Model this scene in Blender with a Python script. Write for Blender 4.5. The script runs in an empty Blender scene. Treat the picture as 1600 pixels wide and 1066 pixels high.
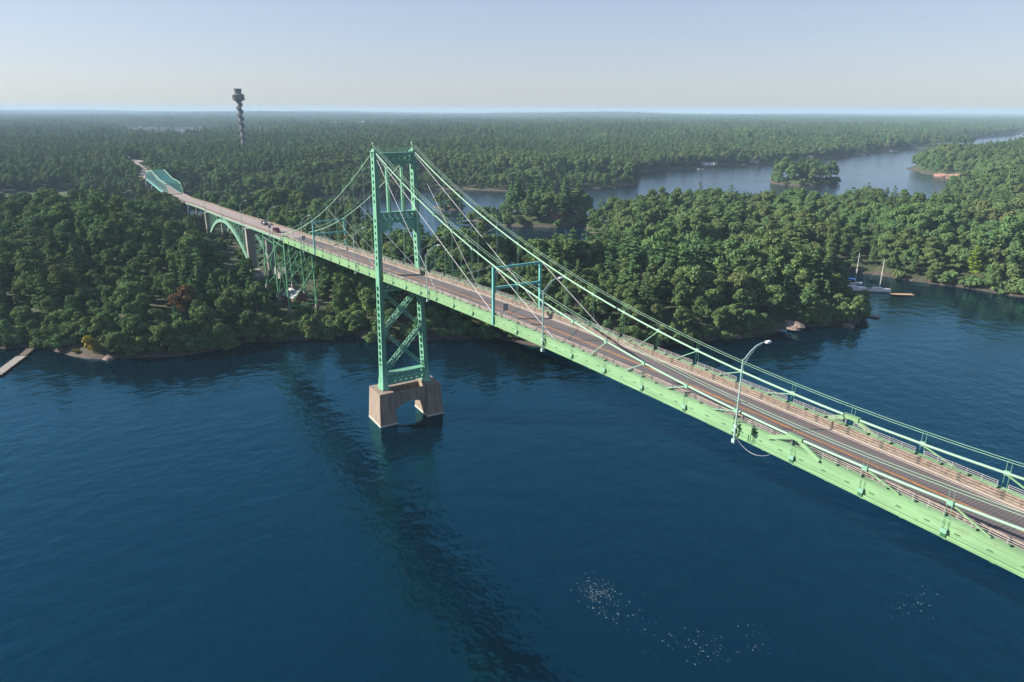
import bpy, math, random
import numpy as np
from mathutils import Vector, Matrix
R = math.radians
scn = bpy.context.scene
col = scn.collection

# ------------------------------------------------------------------ camera
CAM = (153.789, -62.995, 74.22)
YAW, PITCH, ROLL, FPX = -1.01809, 0.31956, 0.003415, 1088.17
def cam_axes():
    sy, cy, sp, cp = math.sin(YAW), math.cos(YAW), math.sin(PITCH), math.cos(PITCH)
    fw = Vector((sy*cp, cy*cp, -sp)); r = Vector((cy, -sy, 0)); u = r.cross(fw)
    return r*math.cos(ROLL)+u*math.sin(ROLL), -r*math.sin(ROLL)+u*math.cos(ROLL), fw
CR, CU, CF = cam_axes()
cd = bpy.data.cameras.new('camera'); cam = bpy.data.objects.new('camera', cd); col.objects.link(cam)
cd.sensor_fit = 'HORIZONTAL'; cd.sensor_width = 36.0; cd.lens = 36.0*FPX/1600.0
cd.clip_start = 0.5; cd.clip_end = 60000
cam.matrix_world = Matrix(((CR.x, CU.x, -CF.x, CAM[0]), (CR.y, CU.y, -CF.y, CAM[1]), (CR.z, CU.z, -CF.z, CAM[2]), (0, 0, 0, 1)))
scn.camera = cam

# ------------------------------------------------------------------ light
SUN_EL, SUN_AZ = 29.0, 214.0        # degrees; azimuth clockwise from +Y: the sun stands at (-0.56, -0.83)
w = bpy.data.worlds.new('World'); scn.world = w; w.use_nodes = True
nt = w.node_tree; nt.nodes.clear()
sky = nt.nodes.new('ShaderNodeTexSky'); sky.sky_type = 'NISHITA'; sky.sun_disc = False
sky.sun_elevation = R(SUN_EL); sky.sun_rotation = R(SUN_AZ)
sky.altitude = 100; sky.air_density = 1.0; sky.dust_density = 0.6; sky.ozone_density = 2.0
bg = nt.nodes.new('ShaderNodeBackground'); bg.inputs[1].default_value = 0.11
wo = nt.nodes.new('ShaderNodeOutputWorld')
gm = nt.nodes.new('ShaderNodeGamma'); gm.inputs[1].default_value = 0.54
nt.links.new(sky.outputs[0], gm.inputs[0]); tn_ = nt.nodes.new('ShaderNodeMix'); tn_.data_type = 'RGBA'; tn_.blend_type = 'MULTIPLY'; tn_.inputs[0].default_value = 1.0; tn_.inputs[7].default_value = (.95, .985, 1.14, 1)
nt.links.new(gm.outputs[0], tn_.inputs[6]); nt.links.new(tn_.outputs[2], bg.inputs[0]); nt.links.new(bg.outputs[0], wo.inputs[0])
sd = bpy.data.lights.new('sun', 'SUN'); sd.energy = 5.0; sd.angle = R(0.6); sd.color = (1.0, 0.90, 0.76)
sun = bpy.data.objects.new('sun', sd); col.objects.link(sun)
sdir = Vector((math.sin(R(SUN_AZ))*math.cos(R(SUN_EL)), math.cos(R(SUN_AZ))*math.cos(R(SUN_EL)), math.sin(R(SUN_EL))))
sun.rotation_euler = sdir.to_track_quat('Z', 'Y').to_euler(); sun.location = (0, 0, 300)
scn.view_settings.view_transform = 'Standard'; scn.view_settings.look = 'None'
scn.view_settings.exposure = 1.3; scn.view_settings.gamma = 1.0; scn.view_settings.use_curve_mapping = False
HAZE_D, HAZE_C = 0.00012, (0.47, 0.69, 0.90)
cy = scn.cycles
cy.use_denoising = True
cy.max_bounces = 6; cy.diffuse_bounces = 2; cy.glossy_bounces = 3; cy.transmission_bounces = 2
cy.volume_bounces = 0; cy.transparent_max_bounces = 4; cy.caustics_reflective = False; cy.caustics_refractive = False

# ------------------------------------------------------------------ helpers
def tag(o, label=None, cat=None, group=None, kind=None):
    if label: o['label'] = label
    if cat: o['category'] = cat
    if group: o['group'] = group
    if kind: o['kind'] = kind
    return o
def empty(name, loc=(0, 0, 0), rz=0, parent=None):
    o = bpy.data.objects.new(name, None); col.objects.link(o)
    o.location = loc; o.rotation_euler = (0, 0, rz)
    if parent: o.parent = parent
    return o
def link_mesh(name, me, parent=None):
    o = bpy.data.objects.new(name, me); col.objects.link(o)
    if parent: o.parent = parent
    return o
class MB:
    def __init__(s): s.v = []; s.f = []; s.ex = None
    def box(s, x0, x1, y0, y1, z0, z1):
        n = len(s.v)
        s.v += [(x, y, z) for z in (z0, z1) for y in (y0, y1) for x in (x0, x1)]
        s.f += [tuple(n+i for i in q) for q in ((0, 2, 3, 1), (4, 5, 7, 6), (0, 1, 5, 4), (2, 6, 7, 3), (0, 4, 6, 2), (1, 3, 7, 5))]
        return s
    def beam(s, a, b, wd, ht, up=(0, 0, 1)):
        a = Vector(a); b = Vector(b); d = (b-a).normalized(); up = Vector(up)
        if abs(d.dot(up)) > .98: up = Vector((1, 0, 0)) if abs(d.x) < .9 else Vector((0, 1, 0))
        sx = d.cross(up).normalized(); uz = sx.cross(d).normalized()
        n = len(s.v)
        for p in (a, b):
            for i, j in ((-1, -1), (1, -1), (1, 1), (-1, 1)):
                q = p + sx*(i*wd/2) + uz*(j*ht/2); s.v.append((q.x, q.y, q.z))
        s.f += [tuple(n+i for i in q) for q in ((0, 3, 2, 1), (4, 5, 6, 7), (0, 1, 5, 4), (1, 2, 6, 5), (2, 3, 7, 6), (3, 0, 4, 7))]
        return s
    def tube(s, pts, r, n=6, cap=True):
        pts = [Vector(p) for p in pts]; m = len(s.v)
        rr = r if isinstance(r, (list, tuple)) else [r]*len(pts)
        for i, p in enumerate(pts):
            d = (pts[min(i+1, len(pts)-1)]-pts[max(i-1, 0)]).normalized()
            up = Vector((0, 0, 1)) if abs(d.z) < .95 else Vector((1, 0, 0))
            sx = d.cross(up).normalized(); uz = sx.cross(d)
            for k in range(n):
                a = 2*math.pi*k/n; q = p+(sx*math.cos(a)+uz*math.sin(a))*rr[i]; s.v.append((q.x, q.y, q.z))
        for i in range(len(pts)-1):
            for k in range(n):
                s.f.append((m+i*n+k, m+i*n+(k+1) % n, m+(i+1)*n+(k+1) % n, m+(i+1)*n+k))
        if cap:
            s.f.append(tuple(m+k for k in range(n))[::-1]); s.f.append(tuple(m+(len(pts)-1)*n+k for k in range(n)))
        return s
    def lathe(s, c, prof, n=20):
        m = len(s.v)
        for r, z in prof:
            for k in range(n):
                a = 2*math.pi*k/n; s.v.append((c[0]+r*math.cos(a), c[1]+r*math.sin(a), c[2]+z))
        for i in range(len(prof)-1):
            for k in range(n): s.f.append((m+i*n+k, m+i*n+(k+1) % n, m+(i+1)*n+(k+1) % n, m+(i+1)*n+k))
        s.f.append(tuple(m+k for k in range(n))[::-1]); s.f.append(tuple(m+(len(prof)-1)*n+k for k in range(n)))
        return s
    def prism(s, poly, axis, a0, a1):
        # polygon in the plane perpendicular to axis ('x': (y,z), 'y': (x,z), 'z': (x,y))
        n = len(s.v); k = len(poly)
        for a in (a0, a1):
            for (p, q) in poly:
                s.v.append({'x': (a, p, q), 'y': (p, a, q), 'z': (p, q, a)}[axis])
        s.f.append(tuple(range(n, n+k))[::-1]); s.f.append(tuple(range(n+k, n+2*k)))
        for i in range(k): s.f.append((n+i, n+(i+1) % k, n+k+(i+1) % k, n+k+i))
        return s
    def sweep(s, sec, xs, fz, fy=lambda x: 0.0):
        # closed section of (y,z) offsets swept along X with the road profile
        n = len(s.v); k = len(sec)
        for x in xs:
            for (y, z) in sec: s.v.append((x, y+fy(x), z+fz(x)))
        for i in range(len(xs)-1):
            for j in range(k): s.f.append((n+i*k+j, n+i*k+(j+1) % k, n+(i+1)*k+(j+1) % k, n+(i+1)*k+j))
        s.f.append(tuple(range(n, n+k))[::-1]); s.f.append(tuple(n+(len(xs)-1)*k+j for j in range(k)))
        return s
    def quad(s, a, b, c, d):
        n = len(s.v); s.v += [tuple(a), tuple(b), tuple(c), tuple(d)]; s.f.append((n, n+1, n+2, n+3)); return s
    def add(s, o, mat):
        # take in another builder's faces with a second material
        n = len(s.v); s.ex = (len(s.f), mat); s.v += o.v; s.f += [tuple(i+n for i in f) for f in o.f]
    def build(s, name, mat, parent=None, smooth=False):
        me = bpy.data.meshes.new(name); me.from_pydata(s.v, [], s.f); me.materials.append(mat)
        if s.ex:
            me.materials.append(s.ex[1]); me.polygons.foreach_set('material_index', [0]*s.ex[0]+[1]*(len(s.f)-s.ex[0]))
        import bmesh
        bm = bmesh.new(); bm.from_mesh(me); bmesh.ops.recalc_face_normals(bm, faces=bm.faces); bm.to_mesh(me); bm.free()
        if smooth: me.polygons.foreach_set('use_smooth', [True]*len(me.polygons))
        return link_mesh(name, me, parent)
def lin(a, b, n): return [a+(b-a)*i/(n-1) for i in range(n)]

# ------------------------------------------------------------------ materials
def newmat(name):
    m = bpy.data.materials.new(name); m.use_nodes = True
    return m, m.node_tree, m.node_tree.nodes['Principled BSDF']
def N(t, typ, **kw):
    n = t.nodes.new(typ)
    for k, v in kw.items(): setattr(n, k, v)
    return n
def ramp(t, fac, stops):
    r = N(t, 'ShaderNodeValToRGB'); e = r.color_ramp.elements
    while len(e) < len(stops): e.new(0.5)
    for el, (p, c) in zip(e, stops): el.position = p; el.color = (*c, 1)
    t.links.new(fac, r.inputs[0]); return r.outputs[0]
def noise(t, scale, detail=3, rough=.55, vec=None, sc3=None):
    n = N(t, 'ShaderNodeTexNoise'); n.inputs['Scale'].default_value = scale
    n.inputs['Detail'].default_value = detail; n.inputs['Roughness'].default_value = rough
    if vec is not None:
        if sc3:
            mp = N(t, 'ShaderNodeMapping'); mp.inputs['Scale'].default_value = sc3
            t.links.new(vec, mp.inputs[0]); vec = mp.outputs[0]
        t.links.new(vec, n.inputs['Vector'])
    return n.outputs[0]
def geo(t): return N(t, 'ShaderNodeNewGeometry').outputs['Position']
def mix(t, f, a, b, mode='MIX'):
    m = N(t, 'ShaderNodeMix', data_type='RGBA', blend_type=mode)
    for v, s in ((f, m.inputs[0]), (a, m.inputs[6]), (b, m.inputs[7])):
        if hasattr(v, 'links'): t.links.new(v, s)
        elif isinstance(v, tuple): s.default_value = (*v, 1)
        else: s.default_value = v
    return m.outputs[2]
def simple(name, c, rough=.5, metal=0, var=.12, scale=1.5, c2=None, bump=0, spec=None, streak=None, rust=0):
    m, t, b = newmat(name)
    d = c2 or tuple(x*(1-2.2*var) for x in c)
    g = geo(t)
    f = noise(t, scale, 4, .6, g, streak)
    cc = ramp(t, f, [(.35, d), (.62, c)])
    if rust:
        f3 = noise(t, 1.1, 7, .72, g, (1, 1, .45)); cc = mix(t, ramp(t, f3, [(.60, (0, 0, 0)), (.70, (rust, rust, rust))]), cc, (.13, .085, .05))
        f4 = noise(t, .16, 3, .6, g); cc = mix(t, ramp(t, f4, [(.4, (0, 0, 0)), (.65, (.35, .35, .35))]), cc, tuple(x*.62 for x in c))
    t.links.new(cc, b.inputs['Base Color'])
    b.inputs['Roughness'].default_value = rough; b.inputs['Metallic'].default_value = metal
    if spec is not None: b.inputs['Specular IOR Level'].default_value = spec
    if bump:
        bn = N(t, 'ShaderNodeBump'); bn.inputs['Strength'].default_value = bump; bn.inputs['Distance'].default_value = .05
        t.links.new(f, bn.inputs['Height']); t.links.new(bn.outputs[0], b.inputs['Normal'])
    return m
M = {}
M['girder'] = simple('girder_paint', (.18, .325, .172), .45, var=.10, scale=.8, streak=(.25, 1, 3), rust=.55)
M['cable'] = simple('cable_paint', (.175, .33, .24), .45, var=.05)
M['tower'] = simple('tower_paint', (.145, .365, .255), .34, var=.08, scale=.5, streak=(1, 1, .2), rust=.5)
M['arch'] = simple('arch_paint', (.17, .34, .26), .42, var=.08)
M['truss'] = simple('truss_paint', (.11, .36, .33), .42, var=.08)
M['bent'] = simple('bent_paint', (.10, .29, .16), .42, var=.1)
M['hanger'] = simple('hanger_paint', (.17, .34, .25), .45, var=.06)
M['rope'] = simple('galvanised_rope', (.17, .18, .22), .5, metal=.2, var=.05)
M['lamp'] = simple('lamp_pole_grey', (.34, .48, .46), .4, metal=.2, var=.06)
M['lamphead'] = simple('lamp_head_white', (.72, .74, .76), .4, var=.04)
M['rust'] = simple('weathered_rail', (.25, .20, .17), .7, var=.14, scale=3, c2=(.13, .10, .085))
M['rail'] = simple('pipe_rail', (.32, .31, .31), .5, var=.08)
M['shadowsteel'] = simple('dark_green_steel_and_shade', (.03, .10, .05), .5, var=.1)
M['darksteel'] = simple('dark_steel', (.05, .06, .06), .5, var=.1)
M['concrete'] = simple('pier_concrete', (.24, .198, .155), .85, var=.12, scale=.6, c2=(.15, .12, .108), bump=.4, streak=(1.6, 1.6, .25))
M['shaft'] = simple('shaft_concrete', (.17, .18, .20), .85, var=.1, scale=.3)
M['concrete2'] = simple('grey_concrete', (.23, .22, .21), .85, var=.12, scale=.5, bump=.3, streak=(1, 1, .3))
M['tide'] = simple('pale_tide_band', (.55, .50, .44), .8, var=.1)
M['white'] = simple('white_paint', (.78, .78, .76), .4, var=.03)
M['cream'] = simple('cream_strip', (.30, .27, .24), .6, var=.08, scale=3)
M['yellow'] = simple('yellow_line', (.48, .21, .045), .7, var=.15, scale=2.5)
M['wline'] = simple('white_line', (.46, .38, .38), .7, var=.12, scale=2)
M['blue'] = simple('blue_canvas', (.02, .11, .42), .6, var=.1)
M['black'] = simple('black_paint', (.012, .013, .016), .3, var=.1)
M['glass'] = simple('dark_glass', (.01, .014, .02), .08, var=.02)
M['carred'] = simple('maroon_paint', (.10, .012, .02), .25, var=.03)
M['cardark'] = simple('dark_blue_paint', (.012, .02, .035), .25, var=.03)
M['wood'] = simple('weathered_wood', (.25, .23, .22), .8, var=.14, scale=2)
M['woodwarm'] = simple('warm_wood', (.42, .28, .17), .75, var=.14, scale=2)
M['orange'] = simple('sign_orange', (.75, .33, .03), .5, var=.04)
M['grey'] = simple('grey_metal', (.23, .25, .27), .5, var=.06)
M['bark'] = simple('bark', (.11, .085, .065), .9, var=.2, scale=3, c2=(.05, .04, .03))
M['paleblue'] = simple('pale_blue_paint', (.34, .58, .66), .5, var=.03)
M['red'] = simple('red_paint', (.45, .05, .03), .5, var=.04)
M['roofgrey'] = simple('grey_shingle', (.22, .22, .23), .8, var=.12)
M['roofbrown'] = simple('brown_shingle', (.18, .11, .09), .8, var=.12)
M['roofpale'] = simple('pale_metal_roof', (.30, .33, .35), .6, var=.08)
M['wallred'] = simple('red_board_wall', (.24, .08, .06), .7, var=.1)
M['wallbrown'] = simple('brown_board_wall', (.17, .11, .08), .7, var=.1)
M['wallpink'] = simple('pale_pink_wall', (.66, .48, .42), .7, var=.06)

def road_mat(name, ca, cb, rib=0.0):
    m, t, b = newmat(name); g = geo(t)
    c = ramp(t, noise(t, .35, 5, .6, g, (.18, 1.6, 1)), [(.32, ca), (.66, cb)])
    c = mix(t, noise(t, 14, 2, .6, g), c, tuple(x*.75 for x in ca), 'MIX') if rib == 0 else c
    if rib:
        wv = N(t, 'ShaderNodeTexWave', wave_type='BANDS', bands_direction='X'); wv.inputs['Scale'].default_value = .9
        wv.inputs['Distortion'].default_value = .35; wv.inputs['Detail'].default_value = 2
        t.links.new(g, wv.inputs['Vector'])
        c = mix(t, ramp(t, wv.outputs['Fac'], [(.25, (0, 0, 0)), (.75, (rib, rib, rib))]), c, (.03, .03, .035))
    t.links.new(c, b.inputs['Base Color']); b.inputs['Roughness'].default_value = .75
    return m
M['road'] = road_mat('worn_asphalt', (.082, .073, .079), (.125, .112, .12), .38)
M['road2'] = road_mat('pale_worn_concrete', (.22, .185, .18), (.29, .25, .245))

def foliage_mat(name, stops, transl=.18):
    m, t, b = newmat(name); t.nodes.remove(b)
    oi = N(t, 'ShaderNodeObjectInfo'); g = geo(t)
    c = ramp(t, oi.outputs['Random'], stops)
    if len(stops) > 2:
        hs = N(t, 'ShaderNodeHueSaturation'); t.links.new(c, hs.inputs['Color'])
        mr_ = N(t, 'ShaderNodeMapRange'); t.links.new(noise(t, .02, 3, .6, g), mr_.inputs[0]); mr_.inputs[1].default_value = .3; mr_.inputs[2].default_value = .7; mr_.inputs[3].default_value = .48; mr_.inputs[4].default_value = .56
        t.links.new(mr_.outputs[0], hs.inputs['Hue']); hs.inputs['Saturation'].default_value = .88
        mr2 = N(t, 'ShaderNodeMapRange'); t.links.new(oi.outputs['Random'], mr2.inputs[0]); mr2.inputs[3].default_value = 1.7; mr2.inputs[4].default_value = 1.0; t.links.new(mr2.outputs[0], hs.inputs['Value']); c = hs.outputs[0]
        mr3 = N(t, 'ShaderNodeMapRange'); t.links.new(noise(t, .0045, 4, .6, g), mr3.inputs[0]); mr3.inputs[1].default_value = .35; mr3.inputs[2].default_value = .65; mr3.inputs[3].default_value = .72; mr3.inputs[4].default_value = 1.25
        vm = N(t, 'ShaderNodeVectorMath', operation='SCALE'); t.links.new(c, vm.inputs[0]); t.links.new(mr3.outputs[0], vm.inputs['Scale']); c = vm.outputs[0]
    f = noise(t, .45, 3, .6, g)
    c = mix(t, ramp(t, f, [(.35, (0, 0, 0)), (.65, (.55, .55, .55))]), c, tuple(min(1, x*1.9) for x in stops[len(stops)//2][1]), 'MIX')
    f2 = noise(t, 3.0, 2, .6, g)
    c = mix(t, ramp(t, f2, [(.35, (.5, .5, .5)), (.6, (0, 0, 0))]), c, (.016, .026, .010), 'MIX')
    d = N(t, 'ShaderNodeBsdfDiffuse'); tr = N(t, 'ShaderNodeBsdfTranslucent'); ms = N(t, 'ShaderNodeMixShader')
    t.links.new(c, d.inputs[0]); t.links.new(c, tr.inputs[0]); ms.inputs[0].default_value = transl
    t.links.new(d.outputs[0], ms.inputs[1]); t.links.new(tr.outputs[0], ms.inputs[2])
    t.links.new(ms.outputs[0], t.nodes['Material Output'].inputs[0])
    return m
M['leaf'] = foliage_mat('broadleaf', [(0, (.055, .108, .040)), (.3, (.076, .134, .050)), (.6, (.098, .155, .054)), (.85, (.122, .158, .058)), (1, (.155, .155, .066))])
M['needle'] = foliage_mat('needles', [(0, (.045, .085, .034)), (.5, (.060, .110, .040)), (1, (.090, .135, .046))], .1)
M['leafred'] = foliage_mat('red_leaf', [(0, (.12, .078, .045)), (1, (.13, .085, .045))])
M['leafyellow'] = foliage_mat('yellow_leaf', [(0, (.26, .22, .035)), (1, (.26, .22, .035))])
M['leafbright'] = foliage_mat('bright_leaf', [(0, (.13, .20, .03)), (1, (.14, .21, .03))])

# water
m, t, b = newmat('lake_water'); g = geo(t)
t.nodes.remove(b)
h1 = noise(t, .62, 4, .55, g, (1, 1, 1)); h2 = noise(t, .11, 3, .5, g, (1, 1.5, 1)); patch = noise(t, .022, 3, .6, g, (1, .7, 1))
mm = N(t, 'ShaderNodeMath', operation='MULTIPLY'); t.links.new(h1, mm.inputs[0])
t.links.new(ramp(t, patch, [(.40, (.4, .4, .4)), (.62, (1.35, 1.35, 1.35))]), mm.inputs[1])
ad = N(t, 'ShaderNodeMath', operation='MULTIPLY_ADD'); t.links.new(h2, ad.inputs[0]); ad.inputs[1].default_value = 1.8
ad2 = N(t, 'ShaderNodeMath', operation='MULTIPLY_ADD'); t.links.new(noise(t, .26, 2, .5, g, (1, .62, 1)), ad2.inputs[0]); ad2.inputs[1].default_value = 2.1
t.links.new(mm.outputs[0], ad2.inputs[2]); t.links.new(ad2.outputs[0], ad.inputs[2])
sxw = N(t, 'ShaderNodeSeparateXYZ'); t.links.new(g, sxw.inputs[0])
calm = N(t, 'ShaderNodeMapRange'); t.links.new(sxw.outputs[0], calm.inputs[0])      # the back channel is choppier
calm.inputs[1].default_value = -260; calm.inputs[2].default_value = -60; calm.inputs[3].default_value = 1.1; calm.inputs[4].default_value = 1.0
bn = N(t, 'ShaderNodeBump'); bn.inputs['Distance'].default_value = .115
t.links.new(calm.outputs[0], bn.inputs['Strength']); t.links.new(ad.outputs[0], bn.inputs['Height'])
df = N(t, 'ShaderNodeBsdfDiffuse'); df.inputs[0].default_value = (.0, .0065, .015, 1)
gl = N(t, 'ShaderNodeBsdfGlossy'); gl.inputs['Color'].default_value = (.30, .78, 1.0, 1); gl.inputs['Roughness'].default_value = .02
fr = N(t, 'ShaderNodeFresnel'); fr.inputs['IOR'].default_value = 1.68; ms = N(t, 'ShaderNodeMixShader')
rg_ = N(t, 'ShaderNodeMapRange'); t.links.new(sxw.outputs[0], rg_.inputs[0]); rg_.inputs[1].default_value = -260; rg_.inputs[2].default_value = -60; rg_.inputs[3].default_value = .16; rg_.inputs[4].default_value = .02; t.links.new(rg_.outputs[0], gl.inputs['Roughness'])
for n_ in (gl, fr): t.links.new(bn.outputs[0], n_.inputs['Normal'])
tc_ = ramp(t, fr.outputs[0], [(.08, (.08, .76, 1.0)), (.30, (.40, .84, 1.0)), (.6, (.90, .95, 1.0))]); t.links.new(tc_, gl.inputs['Color'])
t.links.new(fr.outputs[0], ms.inputs[0]); t.links.new(df.outputs[0], ms.inputs[1]); t.links.new(gl.outputs[0], ms.inputs[2])
t.links.new(ms.outputs[0], t.nodes['Material Output'].inputs[0])
M['water'] = m

# ground
m, t, b = newmat('island_ground'); g = geo(t)
sx = N(t, 'ShaderNodeSeparateXYZ'); t.links.new(g, sx.inputs[0])
nz = N(t, 'ShaderNodeMath', operation='MULTIPLY_ADD'); t.links.new(noise(t, .12, 4, .6, g), nz.inputs[0]); nz.inputs[1].default_value = -5.0
t.links.new(sx.outputs[2], nz.inputs[2])
mr = N(t, 'ShaderNodeMapRange'); t.links.new(nz.outputs[0], mr.inputs[0]); mr.inputs[1].default_value = -1.9; mr.inputs[2].default_value = -.5
rock = ramp(t, noise(t, .6, 5, .65, g), [(.4, (.035, .03, .027)), (.7, (.10, .078, .066))])
floor = ramp(t, noise(t, .25, 5, .6, g), [(.35, (.022, .034, .014)), (.6, (.045, .062, .024)), (.72, (.05, .056, .028))])
t.links.new(mix(t, mr.outputs[0], rock, floor), b.inputs['Base Color']); b.inputs['Roughness'].default_value = .95
M['ground'] = m

# ------------------------------------------------------------------ terrain
def poly_np(p): return np.array(p, float)
L1 = poly_np([(-116, -92), (-115, -82), (-101, -76), (-92, -70), (-85, -58), (-79, -42), (-80, -32), (-82, -19), (-73, -3), (-74, 6), (-75, 12), (-62, 14), (-58, 19), (-54, 30),
     (-42, 51), (-24, 61), (-14, 78), (-4, 108), (2, 130), (3, 149), (11, 171), (9, 183), (-2, 196), (-24, 208), (-44, 224), (-52, 240), (-36, 256), (-13, 261), (1, 266), (15, 270), (24, 272), (60, 282), (150, 330), (400, 480), (700, 900),
     (500, 2000), (-200, 3000), (-500, 2500), (-520, 1700), (-470, 1350), (-430, 1100), (-400, 1000), (-405, 930), (-345, 862), (-304, 834), (-278, 821), (-225, 740), (-198, 635), (-165, 560), (-120, 500), (-104, 446),
     (-125, 452), (-150, 462), (-182, 463), (-180, 425), (-215, 418), (-228, 390), (-262, 362), (-240, 280), (-218, 224), (-178, 205), (-128, 158), (-134, 118), (-134, 90), (-152, 80), (-176, 66), (-205, 75), (-250, 90), (-300, 95), (-345, 80), (-398, 40),
     (-396, 0), (-400, -40), (-412, -62), (-428, -80), (-440, -104), (-430, -140), (-400, -230), (-300, -320), (-180, -300), (-150, -200), (-130, -140)])
L3 = poly_np([(-560, -900), (-560, -300), (-552, -140), (-548, -112), (-545, -70), (-546, -30), (-538, 30), (-470, 90), (-440, 150), (-455, 200), (-485, 232), (-470, 262), (-430, 297), (-416, 330), (-412, 376), (-405, 399), (-410, 430), (-437, 465), (-500, 520), (-527, 558), (-541, 614),
     (-554, 680), (-560, 752), (-545, 793), (-562, 860), (-565, 927), (-607, 1084), (-670, 1304), (-690, 1450), (-720, 1560), (-880, 1850), (-926, 1947), (-949, 2204), (-1071, 2726), (-1250, 3200), (-1500, 4500),
     (-3000, 30000), (-30000, 30000), (-30000, -30000), (-3000, -30000)])
L4 = poly_np([(30000, 30000), (900, 30000), (200, 9000), (-900, 5200), (-950, 4600), (-500, 4000), (900, 3600), (30000, 4000)])
IB = poly_np([(-268, 176), (-246, 186), (-228, 206), (-226, 232), (-238, 252), (-258, 250), (-275, 226), (-280, 195)])
I2 = poly_np([(-352, 580), (-322, 582), (-312, 610), (-318, 646), (-345, 660), (-372, 640), (-376, 605)])
I3 = poly_np([(-720, 1490), (-664, 1500), (-655, 1570), (-670, 1640), (-730, 1650), (-750, 1560)])
I4 = poly_np([(-362, 180), (-345, 180), (-335, 188), (-338, 196), (-356, 194)])
I5 = poly_np([(-290, 172), (-270, 172), (-256, 180), (-258, 190), (-280, 188)])
LAKE = poly_np([(-2950, 110), (-2300, 95), (-1720, 92), (-1650, 150), (-1700, 212), (-2300, 320), (-2900, 400)])
def inside(P, x, y):
    c = np.zeros(x.shape, bool); n = len(P)
    for i in range(n):
        x1, y1 = P[i]; x2, y2 = P[(i+1) % n]
        k = (y1 > y) != (y2 > y)
        with np.errstate(divide='ignore', invalid='ignore'):
            c ^= k & (x < (x2-x1)*(y-y1)/(y2-y1+1e-12)+x1)
    return c
def sdist(P, x, y):
    d = np.full(x.shape, 1e9); n = len(P)
    for i in range(n):
        x1, y1 = P[i]; x2, y2 = P[(i+1) % n]; dx, dy = x2-x1, y2-y1
        t_ = np.clip(((x-x1)*dx+(y-y1)*dy)/(dx*dx+dy*dy+1e-9), 0, 1)
        d = np.minimum(d, np.hypot(x-x1-t_*dx, y-y1-t_*dy))
    return np.where(inside(P, x, y), d, -d)
rs = np.random.RandomState(7)
TBL = rs.rand(256, 256)
def vnoise(x, y):
    xi = np.floor(x).astype(int); yi = np.floor(y).astype(int); fx = x-xi; fy = y-yi
    fx = fx*fx*(3-2*fx); fy = fy*fy*(3-2*fy)
    a = TBL[xi % 256, yi % 256]; b_ = TBL[(xi+1) % 256, yi % 256]; c = TBL[xi % 256, (yi+1) % 256]; d = TBL[(xi+1) % 256, (yi+1) % 256]
    return (a*(1-fx)+b_*fx)*(1-fy)+(c*(1-fx)+d*fx)*fy
def fbm(x, y, o=3):
    s = 0; a = .5; t_ = 0
    for k in range(o): s = s+a*vnoise(x*2**k+17*k, y*2**k+9*k); t_ += a; a *= .5
    return s/t_
def land(x, y):
    """signed distance to the nearest shore (positive on land) and height"""
    x = np.asarray(x, float); y = np.asarray(y, float)
    wob = (fbm(x/22, y/22, 2)-.5)*7
    d1 = sdist(L1, x, y)
    d3 = np.minimum(sdist(L3, x, y), -sdist(LAKE, x, y)); d4 = sdist(L4, x, y)
    H1 = 3.6+4.5*fbm(x/90, y/90, 3)+8*np.clip((y-520)/500, 0, 1)+9*np.exp(-(((x+250)/95)**2+((y+52)/38)**2))
    H3 = 5+11*fbm(x/420, y/420, 3)*np.clip(d3/300, 0, 1)+14*(fbm(x/1700+3.3, y/1700+1.7, 3)-.3)*np.clip((d3-300)/1500, 0, 1)+75*np.maximum(0, fbm(x/2100+8.1, y/1500+2.9, 3)-.44)*np.clip((d3-1500)/2200, 0, 1)
    H4 = 8+38*fbm(x/900, y/900, 3)
    h = np.full(x.shape, -3.0); ds = np.full(x.shape, -1e9)
    for d, H, wr in ((d1, H1, 24.), (d3, H3, 60.), (d4, H4, 120.)):
        dd = d+wob*np.clip(1-np.abs(d)/60, 0, 1)*.6
        k = np.clip(dd/wr, 0, 1); hh = np.where(dd > 0, .9+np.clip(dd/3, 0, 1)*.9+(H-1.8)*(k*k*(3-2*k)), np.maximum(-3, dd*.6))
        h = np.maximum(h, hh); ds = np.maximum(ds, d)
    for P, top in ((IB, 5.), (I2, 4.), (I3, 6.), (I4, 1.6), (I5, 1.8)):
        d = sdist(P, x, y); k = np.clip(d/14, 0, 1)
        h = np.maximum(h, np.where(d > 0, .8+np.clip(d/3, 0, 1)*.6+top*k, np.maximum(-3, d*.6))); ds = np.maximum(ds, d)
    # the road on the far side of the truss runs on the ground
    k = np.exp(-((y+3.)**2)/350.)*np.clip((-x-545)/25, 0, 1)*np.clip((x+850)/60, 0, 1)
    h = h*(1-k)+15.9*k
    return ds, h
def axis(lo, hi, step, far, g=1.16):
    a = list(np.arange(lo, hi+.1, step)); s = step; x = hi
    while x < far: s *= g; x = min(far, x+s); a.append(x)
    s = step; x = lo
    while x > -far: s *= g; x = max(-far, x-s); a.insert(0, x)
    return np.array(a)
ax = axis(-640, 40, 5.0, 12200); ay = axis(-240, 720, 5.0, 12200)
GX, GY = np.meshgrid(ax, ay, indexing='ij')
_, GZ = land(GX.ravel(), GY.ravel())
nx, ny = len(ax), len(ay)
vv = np.stack([GX.ravel(), GY.ravel(), GZ], 1)
ii = (np.arange(nx-1)[:, None]*ny+np.arange(ny-1)[None, :]).ravel()
ff = np.stack([ii, ii+ny, ii+ny+1, ii+1], 1)
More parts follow.
